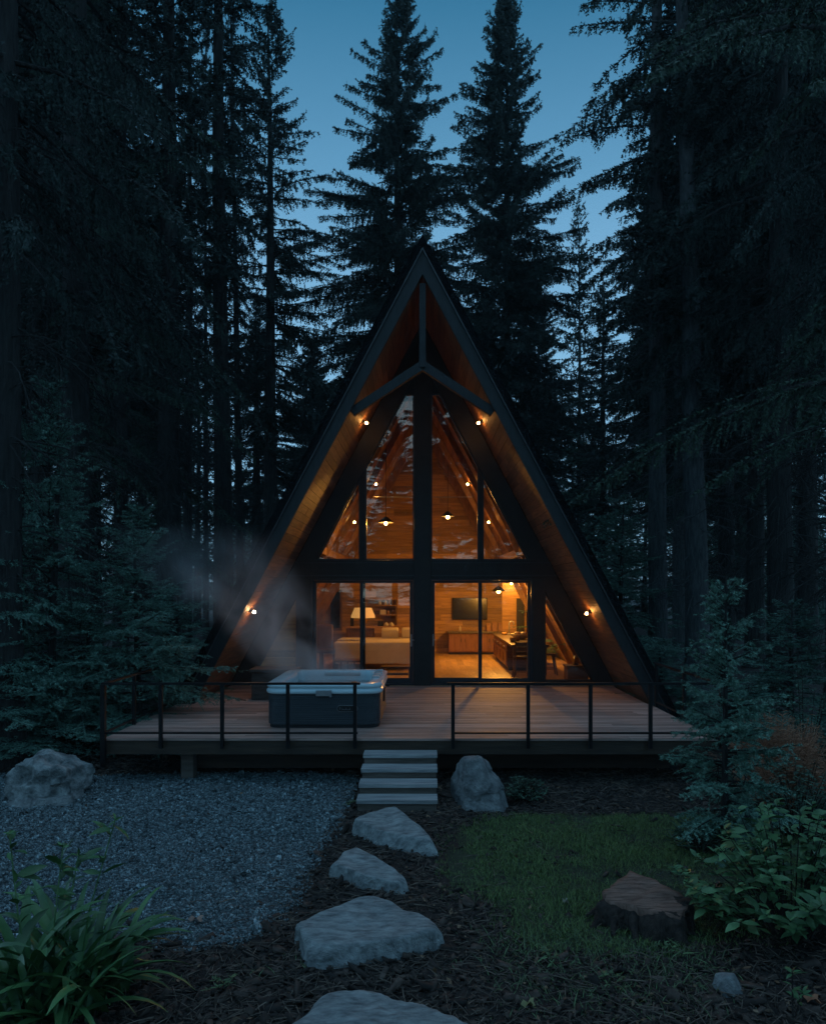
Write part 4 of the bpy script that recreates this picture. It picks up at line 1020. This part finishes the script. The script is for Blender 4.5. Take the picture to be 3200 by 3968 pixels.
def spruce(name, label, cat, seed, H, base, Rm, r_tr, mt, bark, step=.06, blen=.1, bw=.06, whorl=.42, per=5, tw=.16, hang=.35, lean=0, e_top=.75, e_bot=-.15, power=.75, bare=14,
           twl=(.2, .85), third=None, group=None, droop=.3, ragged=.25, twf=.34, loc=(0, 0, 0)):
    rg = np.random.default_rng(seed)
    z = base; zs_ = []
    while z < H-.15:
        t = (H-z)/(H-base); k = max(3, int(round(per*(.75+.35*t)+rg.normal(0, .7)))); zs_ += [(z+rg.normal(0, whorl*.22), t, a0) for a0 in rg.uniform(0, 6.283, k)]
        z += whorl*(.45+.55*t)*rg.uniform(.7, 1.3)
    zz, tt, az = np.array(zs_).T
    zz = np.minimum(zz, H-.05)
    prof = np.minimum(tt, .72)**power/(.72**power); prof = np.where(tt > .85, prof*(1-.5*(tt-.85)/.15*rg.uniform(0, 1.4, len(tt))), prof)
    L = Rm*prof*np.clip(rg.normal(1-ragged*.5, ragged, len(tt)), .35, 1.25)+.12
    el = e_bot+(e_top-e_bot)*np.clip(1-tt*1.25, 0, 1)**1.3+rg.normal(0, .08, len(tt))
    D = np.stack([np.cos(az)*np.cos(el), np.sin(az)*np.cos(el), np.sin(el)], 1)
    sag = droop*np.clip(tt*1.3, 0, 1)*rg.uniform(.3, 1.2, len(tt))*.6-.12*(1-tt)
    P0 = np.stack([lean*zz, 0*zz, zz], 1)
    wood = [tubes3(P0, D, L, sag, np.maximum(.011*L+.006, .004), np.full(len(L), .004))]
    tris = [barbs(P0+D*(L*.2)[:, None], D, L*.8, sag*1.3, step, blen, bw, rg)]
    c, d, l = children(P0, D, L, sag, tw/2, twf, twl[0], twl[1], .14, 1.0, rg, hang, -.08)
    s2 = np.full(len(l), .22)
    tris.append(barbs(c, d, l, s2, step, blen, bw, rg))
    if third:
        sp, f3, lo, hi = third
        c3, d3, l3 = children(c, d, l, s2, sp, f3, lo, hi, .15, .85, rg, 0, 0)
        tris.append(barbs(c3, d3, l3, np.full(len(l3), .1), step, blen, bw, rg))
    if mt is not None and bare:
        nb = bare*6; zb = rg.uniform(max(base*.3, 1.5), base+1.5, nb) if base > 2 else rg.uniform(.2, 1, nb); ab = rg.uniform(0, 6.283, nb); eb = rg.normal(-.15, .2, nb)
        Db = np.stack([np.cos(ab)*np.cos(eb), np.sin(ab)*np.cos(eb), np.sin(eb)], 1); Lb = Rm*rg.uniform(.15, .75, nb)
        Pb = np.stack([lean*zb, 0*zb, zb], 1); sb = rg.uniform(.05, .4, nb)
        wood.append(tubes3(Pb, Db, Lb, sb, np.full(nb, .018)*min(1, H/15), np.full(nb, .005)))
        cb, db, lb = children(Pb, Db, Lb, sb, .18, .3, .1, .6, .25, .8, rg, .35, -.1)
        wood.append(tubes3(cb, db, lb, np.full(len(lb), .25), np.full(len(lb), .007), np.full(len(lb), .003), 2))
    t = thing(name, label, cat, (0, 0, 0), group)
    tri = np.concatenate(tris)
    o = np_mesh('crown', tri, [np.arange(len(tri)).reshape(-1, 3)], mt, t)
    TV, TF = trunk_mesh(H*.985, r_tr, rg, lean)
    vs, fs, k = [TV], [TF], len(TV)
    for v, f in wood: vs.append(v); fs.append(f+k); k += len(v)
    tr = np_mesh('trunk', np.concatenate(vs), fs, bark, t, True)
    t.location = loc
    return t
def at(px, d): return ((px-CX)/F*d, d, gh((px-CX)/F*d, d)-.05)
GB = 'spruces rising behind the cabin'
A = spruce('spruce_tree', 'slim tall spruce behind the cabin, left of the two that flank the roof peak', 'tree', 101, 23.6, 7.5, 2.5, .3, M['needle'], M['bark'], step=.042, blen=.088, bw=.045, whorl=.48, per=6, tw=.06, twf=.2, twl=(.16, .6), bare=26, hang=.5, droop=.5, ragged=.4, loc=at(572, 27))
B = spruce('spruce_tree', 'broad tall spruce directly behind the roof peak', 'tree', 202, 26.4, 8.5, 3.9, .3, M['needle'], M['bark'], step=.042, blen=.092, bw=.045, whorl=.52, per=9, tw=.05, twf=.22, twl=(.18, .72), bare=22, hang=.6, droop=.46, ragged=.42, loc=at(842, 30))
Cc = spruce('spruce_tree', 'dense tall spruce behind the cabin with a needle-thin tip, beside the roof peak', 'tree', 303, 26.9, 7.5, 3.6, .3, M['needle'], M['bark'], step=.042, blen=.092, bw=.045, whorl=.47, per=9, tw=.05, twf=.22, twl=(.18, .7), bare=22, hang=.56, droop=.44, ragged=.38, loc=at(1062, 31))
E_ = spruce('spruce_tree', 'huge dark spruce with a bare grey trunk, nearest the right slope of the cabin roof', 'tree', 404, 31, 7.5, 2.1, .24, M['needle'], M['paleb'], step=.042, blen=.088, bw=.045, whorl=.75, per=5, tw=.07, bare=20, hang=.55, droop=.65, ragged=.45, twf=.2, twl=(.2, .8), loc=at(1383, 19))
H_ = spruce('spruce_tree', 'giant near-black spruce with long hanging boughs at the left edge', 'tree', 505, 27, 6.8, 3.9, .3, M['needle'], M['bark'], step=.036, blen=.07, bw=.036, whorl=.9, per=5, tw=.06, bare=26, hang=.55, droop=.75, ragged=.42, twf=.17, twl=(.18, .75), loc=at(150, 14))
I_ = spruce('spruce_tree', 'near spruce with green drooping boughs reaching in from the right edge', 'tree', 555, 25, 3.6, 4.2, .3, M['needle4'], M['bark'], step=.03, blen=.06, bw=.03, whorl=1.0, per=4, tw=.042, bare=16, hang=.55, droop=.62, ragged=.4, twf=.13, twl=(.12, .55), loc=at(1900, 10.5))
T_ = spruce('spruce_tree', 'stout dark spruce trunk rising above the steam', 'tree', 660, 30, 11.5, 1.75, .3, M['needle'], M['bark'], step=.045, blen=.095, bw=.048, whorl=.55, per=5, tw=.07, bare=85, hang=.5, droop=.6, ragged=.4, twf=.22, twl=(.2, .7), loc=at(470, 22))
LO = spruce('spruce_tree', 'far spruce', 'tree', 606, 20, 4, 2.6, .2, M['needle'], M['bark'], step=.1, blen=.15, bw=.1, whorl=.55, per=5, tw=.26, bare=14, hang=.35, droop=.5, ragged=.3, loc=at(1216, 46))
LO['label'] = 'small far spruce tip showing low in the sky gap beside the dark right wood'
LO.scale = (.9, .9, 1.3)
def put(src, px, d, sc, rz, label, tilt=(0, 0), group=None, cat=None):
    return dup(src, at(px, d), rz, sc, label, tilt, group)
# right of the cabin
put(E_, 1428, 24, (.9, .9, .95), 1.1, 'slender grey trunked spruce just behind the huge one nearest the right roof slope')
put(E_, 1468, 18, (1.15, 1.15, .9), 2.3, 'leaning grey trunked spruce to the right of the cabin', (0, R(1.6)))
put(I_, 1527, 24, (.9, .9, 1.1), .7, 'dark spruce whose trunk stands behind the tip of the small blue-green fir')
put(H_, 1640, 17, (.95, .95, 1.15), 3.9, 'tall dark spruce with drooping boughs above the brown shrub')
put(H_, 1765, 13.5, (.8, .8, 1.2), 5.2, 'black spruce crowding the right edge of the picture')
put(B, 1385, 36, (.9, .9, .86), 1.9, 'far spruce filling the dusk behind the right roof slope, nearer the roof')
put(Cc, 1560, 34, (1, 1, .95), 4.4, 'far spruce deep in the dark right wood, behind the leaning trunk')
put(E_, 1690, 27, (1.4, 1.4, .9), 3.1, 'spruce deep in the dark wood behind the brown shrub')
put(A, 1265, 40, (1, 1, .78), 2.2, 'thin far spruce beside the small tip in the right sky gap')
put(Cc, 1130, 42, (.9, .9, .72), .4, 'far spruce half hidden behind the dense one with the needle-thin tip')
put(B, 960, 44, (.8, .8, .7), 2.9, 'far spruce glimpsed low between the two that flank the roof peak')
# left of the cabin
put(H_, 12, 10.5, (.75, .75, 1.1), 2.1, 'black trunk of the nearest spruce, cut by the left edge')
put(I_, 80, 18, (1, 1, 1.05), 4.2, 'dark spruce standing back between the edge trunk and the giant with hanging boughs')
put(I_, 255, 19, (.65, .65, 1.15), 1.2, 'tall dark spruce between the giant with hanging boughs and the pale sky gaps')
put(T_, 355, 19, (1.1, 1.1, .85), 5.0, 'stout spruce trunk standing behind the smaller young spruce')
put(T_, 393, 31, (.7, .7, .98), 3.3, 'thin straight spruce trunk against the pale sky gap, left of the pair')
put(T_, 433, 34, (.45, .45, .95), 1.6, 'thinnest spruce trunk in the pale sky gap')
put(T_, 508, 26, (.5, .5, .8), 4.6, 'slim leaning spruce trunk crossing the pale sky gap', (0, R(3)))
put(Cc, 655, 42, (.8, .8, .6), 3.6, 'far spruce behind the left roof slope, under the open sky')
put(B, 735, 46, (.8, .8, .62), .9, 'far spruce low behind the left roof slope, nearer the peak')
put(B, 195, 27, (1, 1, .95), 2.6, 'broad spruce behind the giant with hanging boughs, filling the dark left wood')
put(Cc, 95, 25, (1, 1, 1), 3.4, 'dense spruce deep in the left wood, between the black edge trunk and the giant')
put(Cc, 25, 20, (1, 1, 1), 1.3, 'dense spruce just behind the black trunk at the left edge')
put(B, 1470, 29, (.85, .85, 1), 4.0, 'broad spruce behind the leaning grey trunk in the right wood')
put(Cc, 1585, 22, (.9, .9, 1), 5.4, 'dense spruce in the right wood, above the tip of the brown shrub')
put(B, 1700, 21, (.9, .9, 1), .5, 'broad dark spruce in the right wood near the picture edge')
put(Cc, 1430, 37, (.9, .9, .8), 2.2, 'dense far spruce closing the gap beyond the grey trunks')
put(A, 335, 35, (1.1, 1.1, .9), 2.0, 'spruce behind the stoutest left trunk, closing the pale sky gap on its left')
put(LO, 415, 46, (1.1, 1.1, .92), 1.0, 'far spruce whose crown stands in the middle of the pale sky gap')
put(A, 540, 40, (1.1, 1.1, .75), 5.2, 'far spruce just beyond the slim tall one left of the roof peak')
put(B, 300, 38, (.9, .9, .9), 5.5, 'far spruce behind the stout trunks at the left')
# the deep wood
random.seed(21)
far = [(px, random.uniform(50, 64)) for px in range(-120, 1950, 74)]
for px, d in far:
    px += random.uniform(-22, 22)
    hi = random.uniform(.62, .95)
    if 360 < px < 560: hi *= .55
    put(LO, px, d, (.9, .9, hi), random.uniform(0, 6), 'dark spruce in the far row deep in the wood behind the cabin', group='spruces in the far row deep in the wood')
for (x, y, s, r_) in ((-15, -20, 1, 0), (-11, -24, .9, 1), (-7.5, -20, .9, 1.6), (-4.6, -23, .85, 2), (-1.8, -19, .8, 1), (1.2, -22, .85, 3.3), (4.3, -19, .85, .5), (7.4, -23, .9, 1.5), (10.6, -20, 1, 4.2), (14.5, -23, .9, 5)):
    src = (B, Cc, A)[int(r_) % 3]
    dup(src, (x, y, -.05), r_, (s*.95, s*.95, s*(.62+.33*abs(math.sin(r_*5+x)))), 'spruce behind the viewpoint, seen only mirrored in the upper panes', group='spruces mirrored in the cabin windows')

# ------------------------------------------------------------------ young conifers and shrubs
random.seed(33)
kw = dict(step=.02, blen=.044, bw=.018, whorl=.33, per=6, tw=.08, bare=0, hang=.04, e_top=.8, e_bot=.02, droop=.35, power=.8, ragged=.22, twl=(.08, .75), third=(.085, .4, .05, .24), twf=.42)
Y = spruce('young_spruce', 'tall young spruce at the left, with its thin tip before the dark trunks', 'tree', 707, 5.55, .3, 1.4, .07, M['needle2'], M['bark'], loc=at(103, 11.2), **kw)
put(Y, 292, 11.6, (.86, .86, .69), 2.4, 'smaller young spruce beside the steam, right of the tall young one')
put(Y, -70, 10.8, (1.0, 1.0, .6), 4.1, 'young spruce cut by the left edge above the pale boulder')
put(Y, 168, 11.6, (1.0, 1.0, .42), .9, 'low bushy young spruce by the corner of the deck railing')
put(Y, 20, 10.9, (.95, .95, .36), 3.0, 'lowest bushy young spruce behind the big pale boulder')
put(Y, 365, 14.5, (.95, .95, .45), 1.4, 'young spruce in the shade beyond the side railing')
put(Y, 1300, 19, (1.2, 1.2, .88), 5.0, 'slim young spruce in the gloom right of the cabin roof')
put(Y, 1215, 22, (1.3, 1.3, .6), .3, 'dim young spruce low behind the right roof slope')
put(Y, 1395, 14, (.8, .8, .3), 1.9, 'small bushy conifer behind the railing at the foot of the right roof slope')
put(Y, 1660, 11.5, (.95, .95, .42), 4.4, 'bushy young conifer behind the brown shrub')
for k, px in enumerate(range(-130, 1930, 78)):
    put(Y, px+random.uniform(-25, 25), random.uniform(40, 52), (2.3, 2.3, random.uniform(1.75, 2.25)), random.uniform(0, 6), 'bushy young spruce closing the low gaps deep in the wood', group='young spruces deep in the wood')
for k in range(9):
    dup(Y, (-15+3.7*k+random.uniform(-1, 1), random.uniform(-17, -12), -.05), random.uniform(0, 6), (2.0, 2.0, random.uniform(1.2, 1.7)), 'young spruce behind the viewpoint, seen only mirrored in the glass', group='young spruces mirrored in the glass')
Z = spruce('young_fir', 'small blue-green fir standing before the corner of the deck', 'tree', 808, 2.72, .12, .5, .03, M['needle3'], M['bark'], step=.010, blen=.03, bw=.011, whorl=.165, per=6, tw=.052, bare=4, hang=.02, e_top=.7, e_bot=.12, droop=.3, power=.8, ragged=.25, twl=(.05, .36), third=(.07, .45, .03, .14), twf=.45, loc=at(1525, 7.1))

LEAFV = np.array([(0, 0, 0), (.25, .17, .03), (.25, 0, -.01), (.25, -.17, .03), (.55, .2, .03), (.55, 0, -.03), (.55, -.2, .03), (.82, .1, -.03), (.82, 0, -.06), (.82, -.1, -.03), (1, 0, -.13)])
LEAFF4 = np.array([(1, 4, 5, 2), (2, 5, 6, 3), (4, 7, 8, 5), (5, 8, 9, 6)])
LEAFF3 = np.array([(0, 1, 2), (0, 2, 3), (7, 10, 8), (8, 10, 9)])
def leaves(name, pos, dirs, ln, wd, mt, parent, rg, curl=1.0):
    n = len(pos); t = unit(dirs); up = np.array([0, 0, 1.0])+.3*rg.normal(size=(n, 3)); s = unit(np.cross(up, t)); u = unit(np.cross(t, s))
    v = LEAFV[None]*np.stack([ln, ln*wd, ln*curl], 1)[:, None, :]
    v = v[:, :, 0:1]*t[:, None]+v[:, :, 1:2]*s[:, None]+v[:, :, 2:3]*u[:, None]+pos[:, None]
    off = (np.arange(n)*11)[:, None, None]
    return np_mesh(name, v.reshape(-1, 3), [(LEAFF4[None]+off).reshape(-1, 4), (LEAFF3[None]+off).reshape(-1, 3)], mt, parent, True)
def leafy(name, label, cat, seed, loc, rad, height, nst, per, ln, mt, wd=1.0, group=None, spread=1.0, stemr=.006):
    rg = np.random.default_rng(seed); t = thing(name, label, cat, loc, group); mb = MB(); Pp, Dd, Ll = [], [], []
    x0, y0, z0 = loc
    for k in range(nst):
        a = rg.uniform(0, 6.283); q = rad*math.sqrt(rg.uniform(0, 1)); h = height*(1-.6*(q/rad)**2)*rg.uniform(.6, 1.1)
        b0 = np.array([x0+.25*q*math.cos(a), y0+.25*q*math.sin(a), z0]); tip = np.array([x0+q*math.cos(a), y0+q*math.sin(a), z0+h])
        md = (b0+tip)/2+np.array([0, 0, .12*h]); mb.tube([b0, md, tip], [stemr, stemr*.8, stemr*.4], 5, False)
        for i in range(per):
            u = 1-.62*(i/per)**1.3 if i > 5 else 1-.02*i
            p = b0*(1-u)**2+2*md*u*(1-u)+tip*u*u
            aa = i*2.4+rg.uniform(0, .8); e = (.55 if i < 3 else .15)+rg.normal(0, .2)
            Pp.append(p); Dd.append((math.cos(aa)*math.cos(e), math.sin(aa)*math.cos(e), math.sin(e)-.08)); Ll.append(ln*rg.uniform(.6, 1.15)*(.6 if i < 3 else 1))
    leaves('foliage', np.array(Pp), np.array(Dd), np.array(Ll), np.full(len(Pp), wd), mt, t, rg)
    mb.build('stem', M['stumpbark'], t)
    return t
x, y = G(1680, 2010)
leafy('leafy_shrub', 'broad leafy green shrub at the lower right, the largest there', 'shrub', 31, (x+.12, y+.35, 0), (.85), .88, 105, 14, .125, M['leaf'], 1.15)
x, y = G(1490, 1935); leafy('leafy_shrub', 'small leafy sprig spilling over the end of the tree stump', 'shrub', 33, (x+.12, y-.02, 0), .2, .26, 9, 9, .08, M['leaf'], 1.1)
x, y = G(1712, 2150); leafy('seedling', 'thin leaning seedling with one tuft of leaves in the lower right corner', 'plant', 34, (x-.1, y+.05, 0), .06, .42, 2, 9, .1, M['leaf'], .8)
x, y = G(1104, 1693); leafy('low_bush', 'small round green bush beside the upright boulder', 'bush', 35, (x, y+.15, 0), .32, .3, 60, 14, .055, M['bush'], 1.1)
x, y = G(1690, 1780); leafy('low_bush', 'green bush between the small blue-green fir and the large leafy shrub', 'bush', 36, (x+.1, y+.3, 0), .6, .75, 90, 14, .075, M['bush'], 1.0)
x, y = P(1690, 1400, 9.6)[:2]; leafy('tall_bush', 'tall thin bush with glossy sprigs against the dark trunks at the right', 'bush', 37, (x, y, 0), .45, 1.75, 26, 26, .075, M['bush'], 1.0)
x, y = G(1480, 1800); leafy('grass_tuft', 'dark tuft of drooping blades under the small blue-green fir', 'plant', 38, (x, y+.1, 0), .3, .3, 60, 4, .24, M['bush'], .22)
for k, (px, py, lab) in enumerate(((1150, 2030, 'tiny green seedling by the mulch below the lawn'), (465, 2090, 'grassy tuft in the mulch below the strap-leaved plant'), (705, 2030, 'small weed at the left foot of the largest stepping stone'), (1400, 2000, 'bright small weed in front of the tree stump'), (735, 1700, 'small weed beside the lowest wooden step'), (1290, 2080, 'leafy weed between the small pale stone and the lawn'))):
    x, y = G(px, py); leafy('small_weed', lab, 'weed', 50+k, (x, y, gh(x, y)), .09, .1, 9, 5, .06, M['weed'], .6, stemr=.003)
# dry brown shrub
x, y = P(1640, 1500, 8.6)[:2]
t = thing('dry_shrub', 'rounded brown shrub of dry bare twigs beside the small blue-green fir', 'shrub', (x, y, 0)); rg = np.random.default_rng(77); mb = MB()
m_ = 260; a = rg.uniform(0, 6.283, m_); q = np.sqrt(rg.uniform(0, 1, m_)); hh = 1.28*np.sqrt(np.maximum(1-.75*q*q, .05))*rg.uniform(.75, 1.05, m_)
D = unit(np.stack([q*np.cos(a)*.62, q*np.sin(a)*.62, hh], 1)); Lm = np.linalg.norm(np.stack([q*np.cos(a)*.62, q*np.sin(a)*.62, hh], 1), axis=1)
P0 = np.tile(np.array([[x, y, 0.0]]), (m_, 1))+np.stack([q*np.cos(a)*.12, q*np.sin(a)*.12, 0*q], 1)
s0 = np.full(m_, .12); c, d, l = children(P0, D, Lm, s0, .05, .35, .08, .4, .4, .9, rg, 0, .1); c2, d2, l2 = children(c, d, l, np.full(len(l), .3), .06, .5, .04, .16, .2, .9, rg, 0, 0)
w1 = tubes3(P0, D, Lm, s0, np.full(m_, .006), np.full(m_, .002)); w2 = tubes3(c, d, l, np.full(len(l), .35), np.full(len(l), .003), np.full(len(l), .0012), 3); w3 = tubes3(c2, d2, l2, np.full(len(l2), .3), np.full(len(l2), .0018), np.full(len(l2), .001), 2)
vs, fs, k = [], [], 0
for v, f in (w1, w2, w3): vs.append(v); fs.append(f+k); k += len(v)
np_mesh('twigs', np.concatenate(vs), fs, M['brown'], t)
# strap-leaved plant
x0, y0 = G(115, 2120); rg = np.random.default_rng(91)
t = thing('strap_leaf_plant', 'large clump of long arching strap leaves at the lower left', 'plant', (x0, y0, 0))
V, Fq = [], []
for k in range(190):
    a = rg.uniform(0, 6.283); L = rg.uniform(.35, .92); e = rg.uniform(.4, 1.5); w = rg.uniform(.018, .042); bx, by = x0+rg.normal(0, .16), y0+rg.normal(0, .13)
    d = np.array([math.cos(a), math.sin(a), 0]); s = np.array([-math.sin(a), math.cos(a), 0]); p = np.array([bx, by, 0.0]); th = e; n = 9; b0 = len(V)*0; tw_ = rg.normal(0, .25)
    base = sum(len(v) for v in V); pts = []
    for i in range(n+1):
        u = i/n; ww = w*math.sin(math.pi*min(1, .18+.82*u))**.7 if u < 1 else 0.0005
        dr = d*math.cos(th)+np.array([0, 0, 1])*math.sin(th); nn = -d*math.sin(th)+np.array([0, 0, 1])*math.cos(th)
        ss = s*math.cos(tw_*u*2)+nn*math.sin(tw_*u*2)
        pts += [p-ss*ww+nn*ww*.35, p, p+ss*ww+nn*ww*.35]
        p = p+dr*L/n; th -= rg.uniform(.7, 1.3)*(1.7 if L > .5 else 1.1)/n*(.3+1.3*u)
    V.append(np.array(pts))
    for i in range(n):
        for j in range(2): q = base+i*3+j; Fq.append((q, q+1, q+4, q+3))
Vv = np.concatenate(V); Vv[:, 2] = np.maximum(Vv[:, 2], .012)
np_mesh('foliage', Vv, [np.array(Fq)], M['strap'], t, True)
for k, (px, py, h) in enumerate(((242, 1725, 0), (20, 1755, 0), (165, 1800, 0), (132, 1782, 0))):
    q = P(px, py, y0+.12); mb = MB(); b_ = (x0+(q[0]-x0)*.35, y0, 0); mb.tube([b_, ((b_[0]+q[0])/2-.01, y0+.03, q[2]*.55), q], [.006, .005, .004], 6)
    st_ = mb.build('flower_stalk', M['strap'], t)
    pp = np.tile(np.array(q), (9, 1)); dd_ = rg.normal(size=(9, 3))*[1, 1, .4]+[0, 0, .5]
    ms = 14; ua = rg.uniform(.35, .98, ms)[:, None]
    b3 = np.array([b_[0], b_[1], 0.0])*(1-ua)**2+2*np.array([(b_[0]+q[0])/2-.01, y0+.03, q[2]*.55])*ua*(1-ua)+np.array(q)*ua*ua
    leaves('foliage', b3, rg.normal(size=(ms, 3))*[1, 1, .25]+[0, 0, .45], rg.uniform(.09, .2, ms), np.full(ms, .8), M['strap'], st_, rg)
    leaves('seed_head', pp, dd_, np.full(9, .055), np.full(9, .7), M['strap'], st_, rg)

# ------------------------------------------------------------------ steam over the tub
def volume_box(name, x0, x1, y0, y1, z0, z1, label, cat, build):
    o = MB().box(x0, x1, y0, y1, z0, z1).build(name, build, None); o.data.materials[0] = build
    return props(o, label, cat, None, 'stuff')
m = bpy.data.materials.new('drifting_steam'); m.use_nodes = True; n, l = nodes(m); n.remove(n['Principled BSDF'])
pv = n.new('ShaderNodeVolumePrincipled'); pv.inputs['Color'].default_value = (.9, .92, .95, 1); pv.inputs['Anisotropy'].default_value = .1
tc = n.new('ShaderNodeTexCoord'); mp = n.new('ShaderNodeMapping'); l.new(tc.outputs['Object'], mp.inputs[0]); mp.inputs['Rotation'].default_value = (0, R(-28), 0); mp.inputs['Scale'].default_value = (1.25, 1.1, .95)
nz = n.new('ShaderNodeTexNoise'); nz.inputs['Scale'].default_value = 1.35; nz.inputs['Detail'].default_value = 5; nz.inputs['Distortion'].default_value = .5; l.new(mp.outputs[0], nz.inputs['Vector'])
rp = n.new('ShaderNodeMapRange'); rp.inputs[1].default_value = .42; rp.inputs[2].default_value = .78; l.new(nz.outputs[0], rp.inputs[0])
# a plume leaning from the tub towards the left of the deck
sp = n.new('ShaderNodeSeparateXYZ'); l.new(tc.outputs['Object'], sp.inputs[0])
def mth(op, a, b_=None):
    q = n.new('ShaderNodeMath'); q.operation = op
    for i, v in enumerate((a, b_)):
        if v is None: continue
        if isinstance(v, (int, float)): q.inputs[i].default_value = v
        else: l.new(v, q.inputs[i])
    return q.outputs[0]
ax = mth('MULTIPLY', mth('SUBTRACT', sp.outputs[2], 1.15), -.95); cxn = mth('ADD', ax, -1.55)
dx = mth('SUBTRACT', sp.outputs[0], cxn); wdt = mth('ADD', mth('MULTIPLY', mth('SUBTRACT', sp.outputs[2], 1.1), .36), .74)
dxx = mth('DIVIDE', dx, wdt); dyy = mth('DIVIDE', mth('SUBTRACT', sp.outputs[1], 11.55), 1.0)
rr = mth('ADD', mth('MULTIPLY', dxx, dxx), mth('MULTIPLY', dyy, dyy)); fall = mth('SUBTRACT', 1.0, rr); fall = mth('MAXIMUM', fall, 0)
hz = n.new('ShaderNodeMapRange'); hz.inputs[1].default_value = 1.1; hz.inputs[2].default_value = 3.5; hz.inputs[3].default_value = 1; hz.inputs[4].default_value = 0; l.new(sp.outputs[2], hz.inputs[0])
den = mth('MULTIPLY', mth('MULTIPLY', mth('MULTIPLY', fall, hz.outputs[0]), rp.outputs[0]), 2.7)
l.new(den, pv.inputs['Density']); l.new(pv.outputs[0], n['Material Output'].inputs['Volume'])
volume_box('steam', -4.7, -.55, 10.7, 13.3, 1.08, 3.55, 'thin steam drifting up and left from the hot tub', 'steam', m)

m = bpy.data.materials.new('evening_haze'); m.use_nodes = True; n, l = nodes(m); n.remove(n['Principled BSDF'])
pv = n.new('ShaderNodeVolumePrincipled'); pv.inputs['Color'].default_value = (.6, .86, .95, 1); pv.inputs['Density'].default_value = .0007
l.new(pv.outputs[0], n['Material Output'].inputs['Volume'])
volume_box('haze', -200, 200, -100, 240, -1.5, 45, 'thin blue evening haze hanging between the trees', 'haze', m)
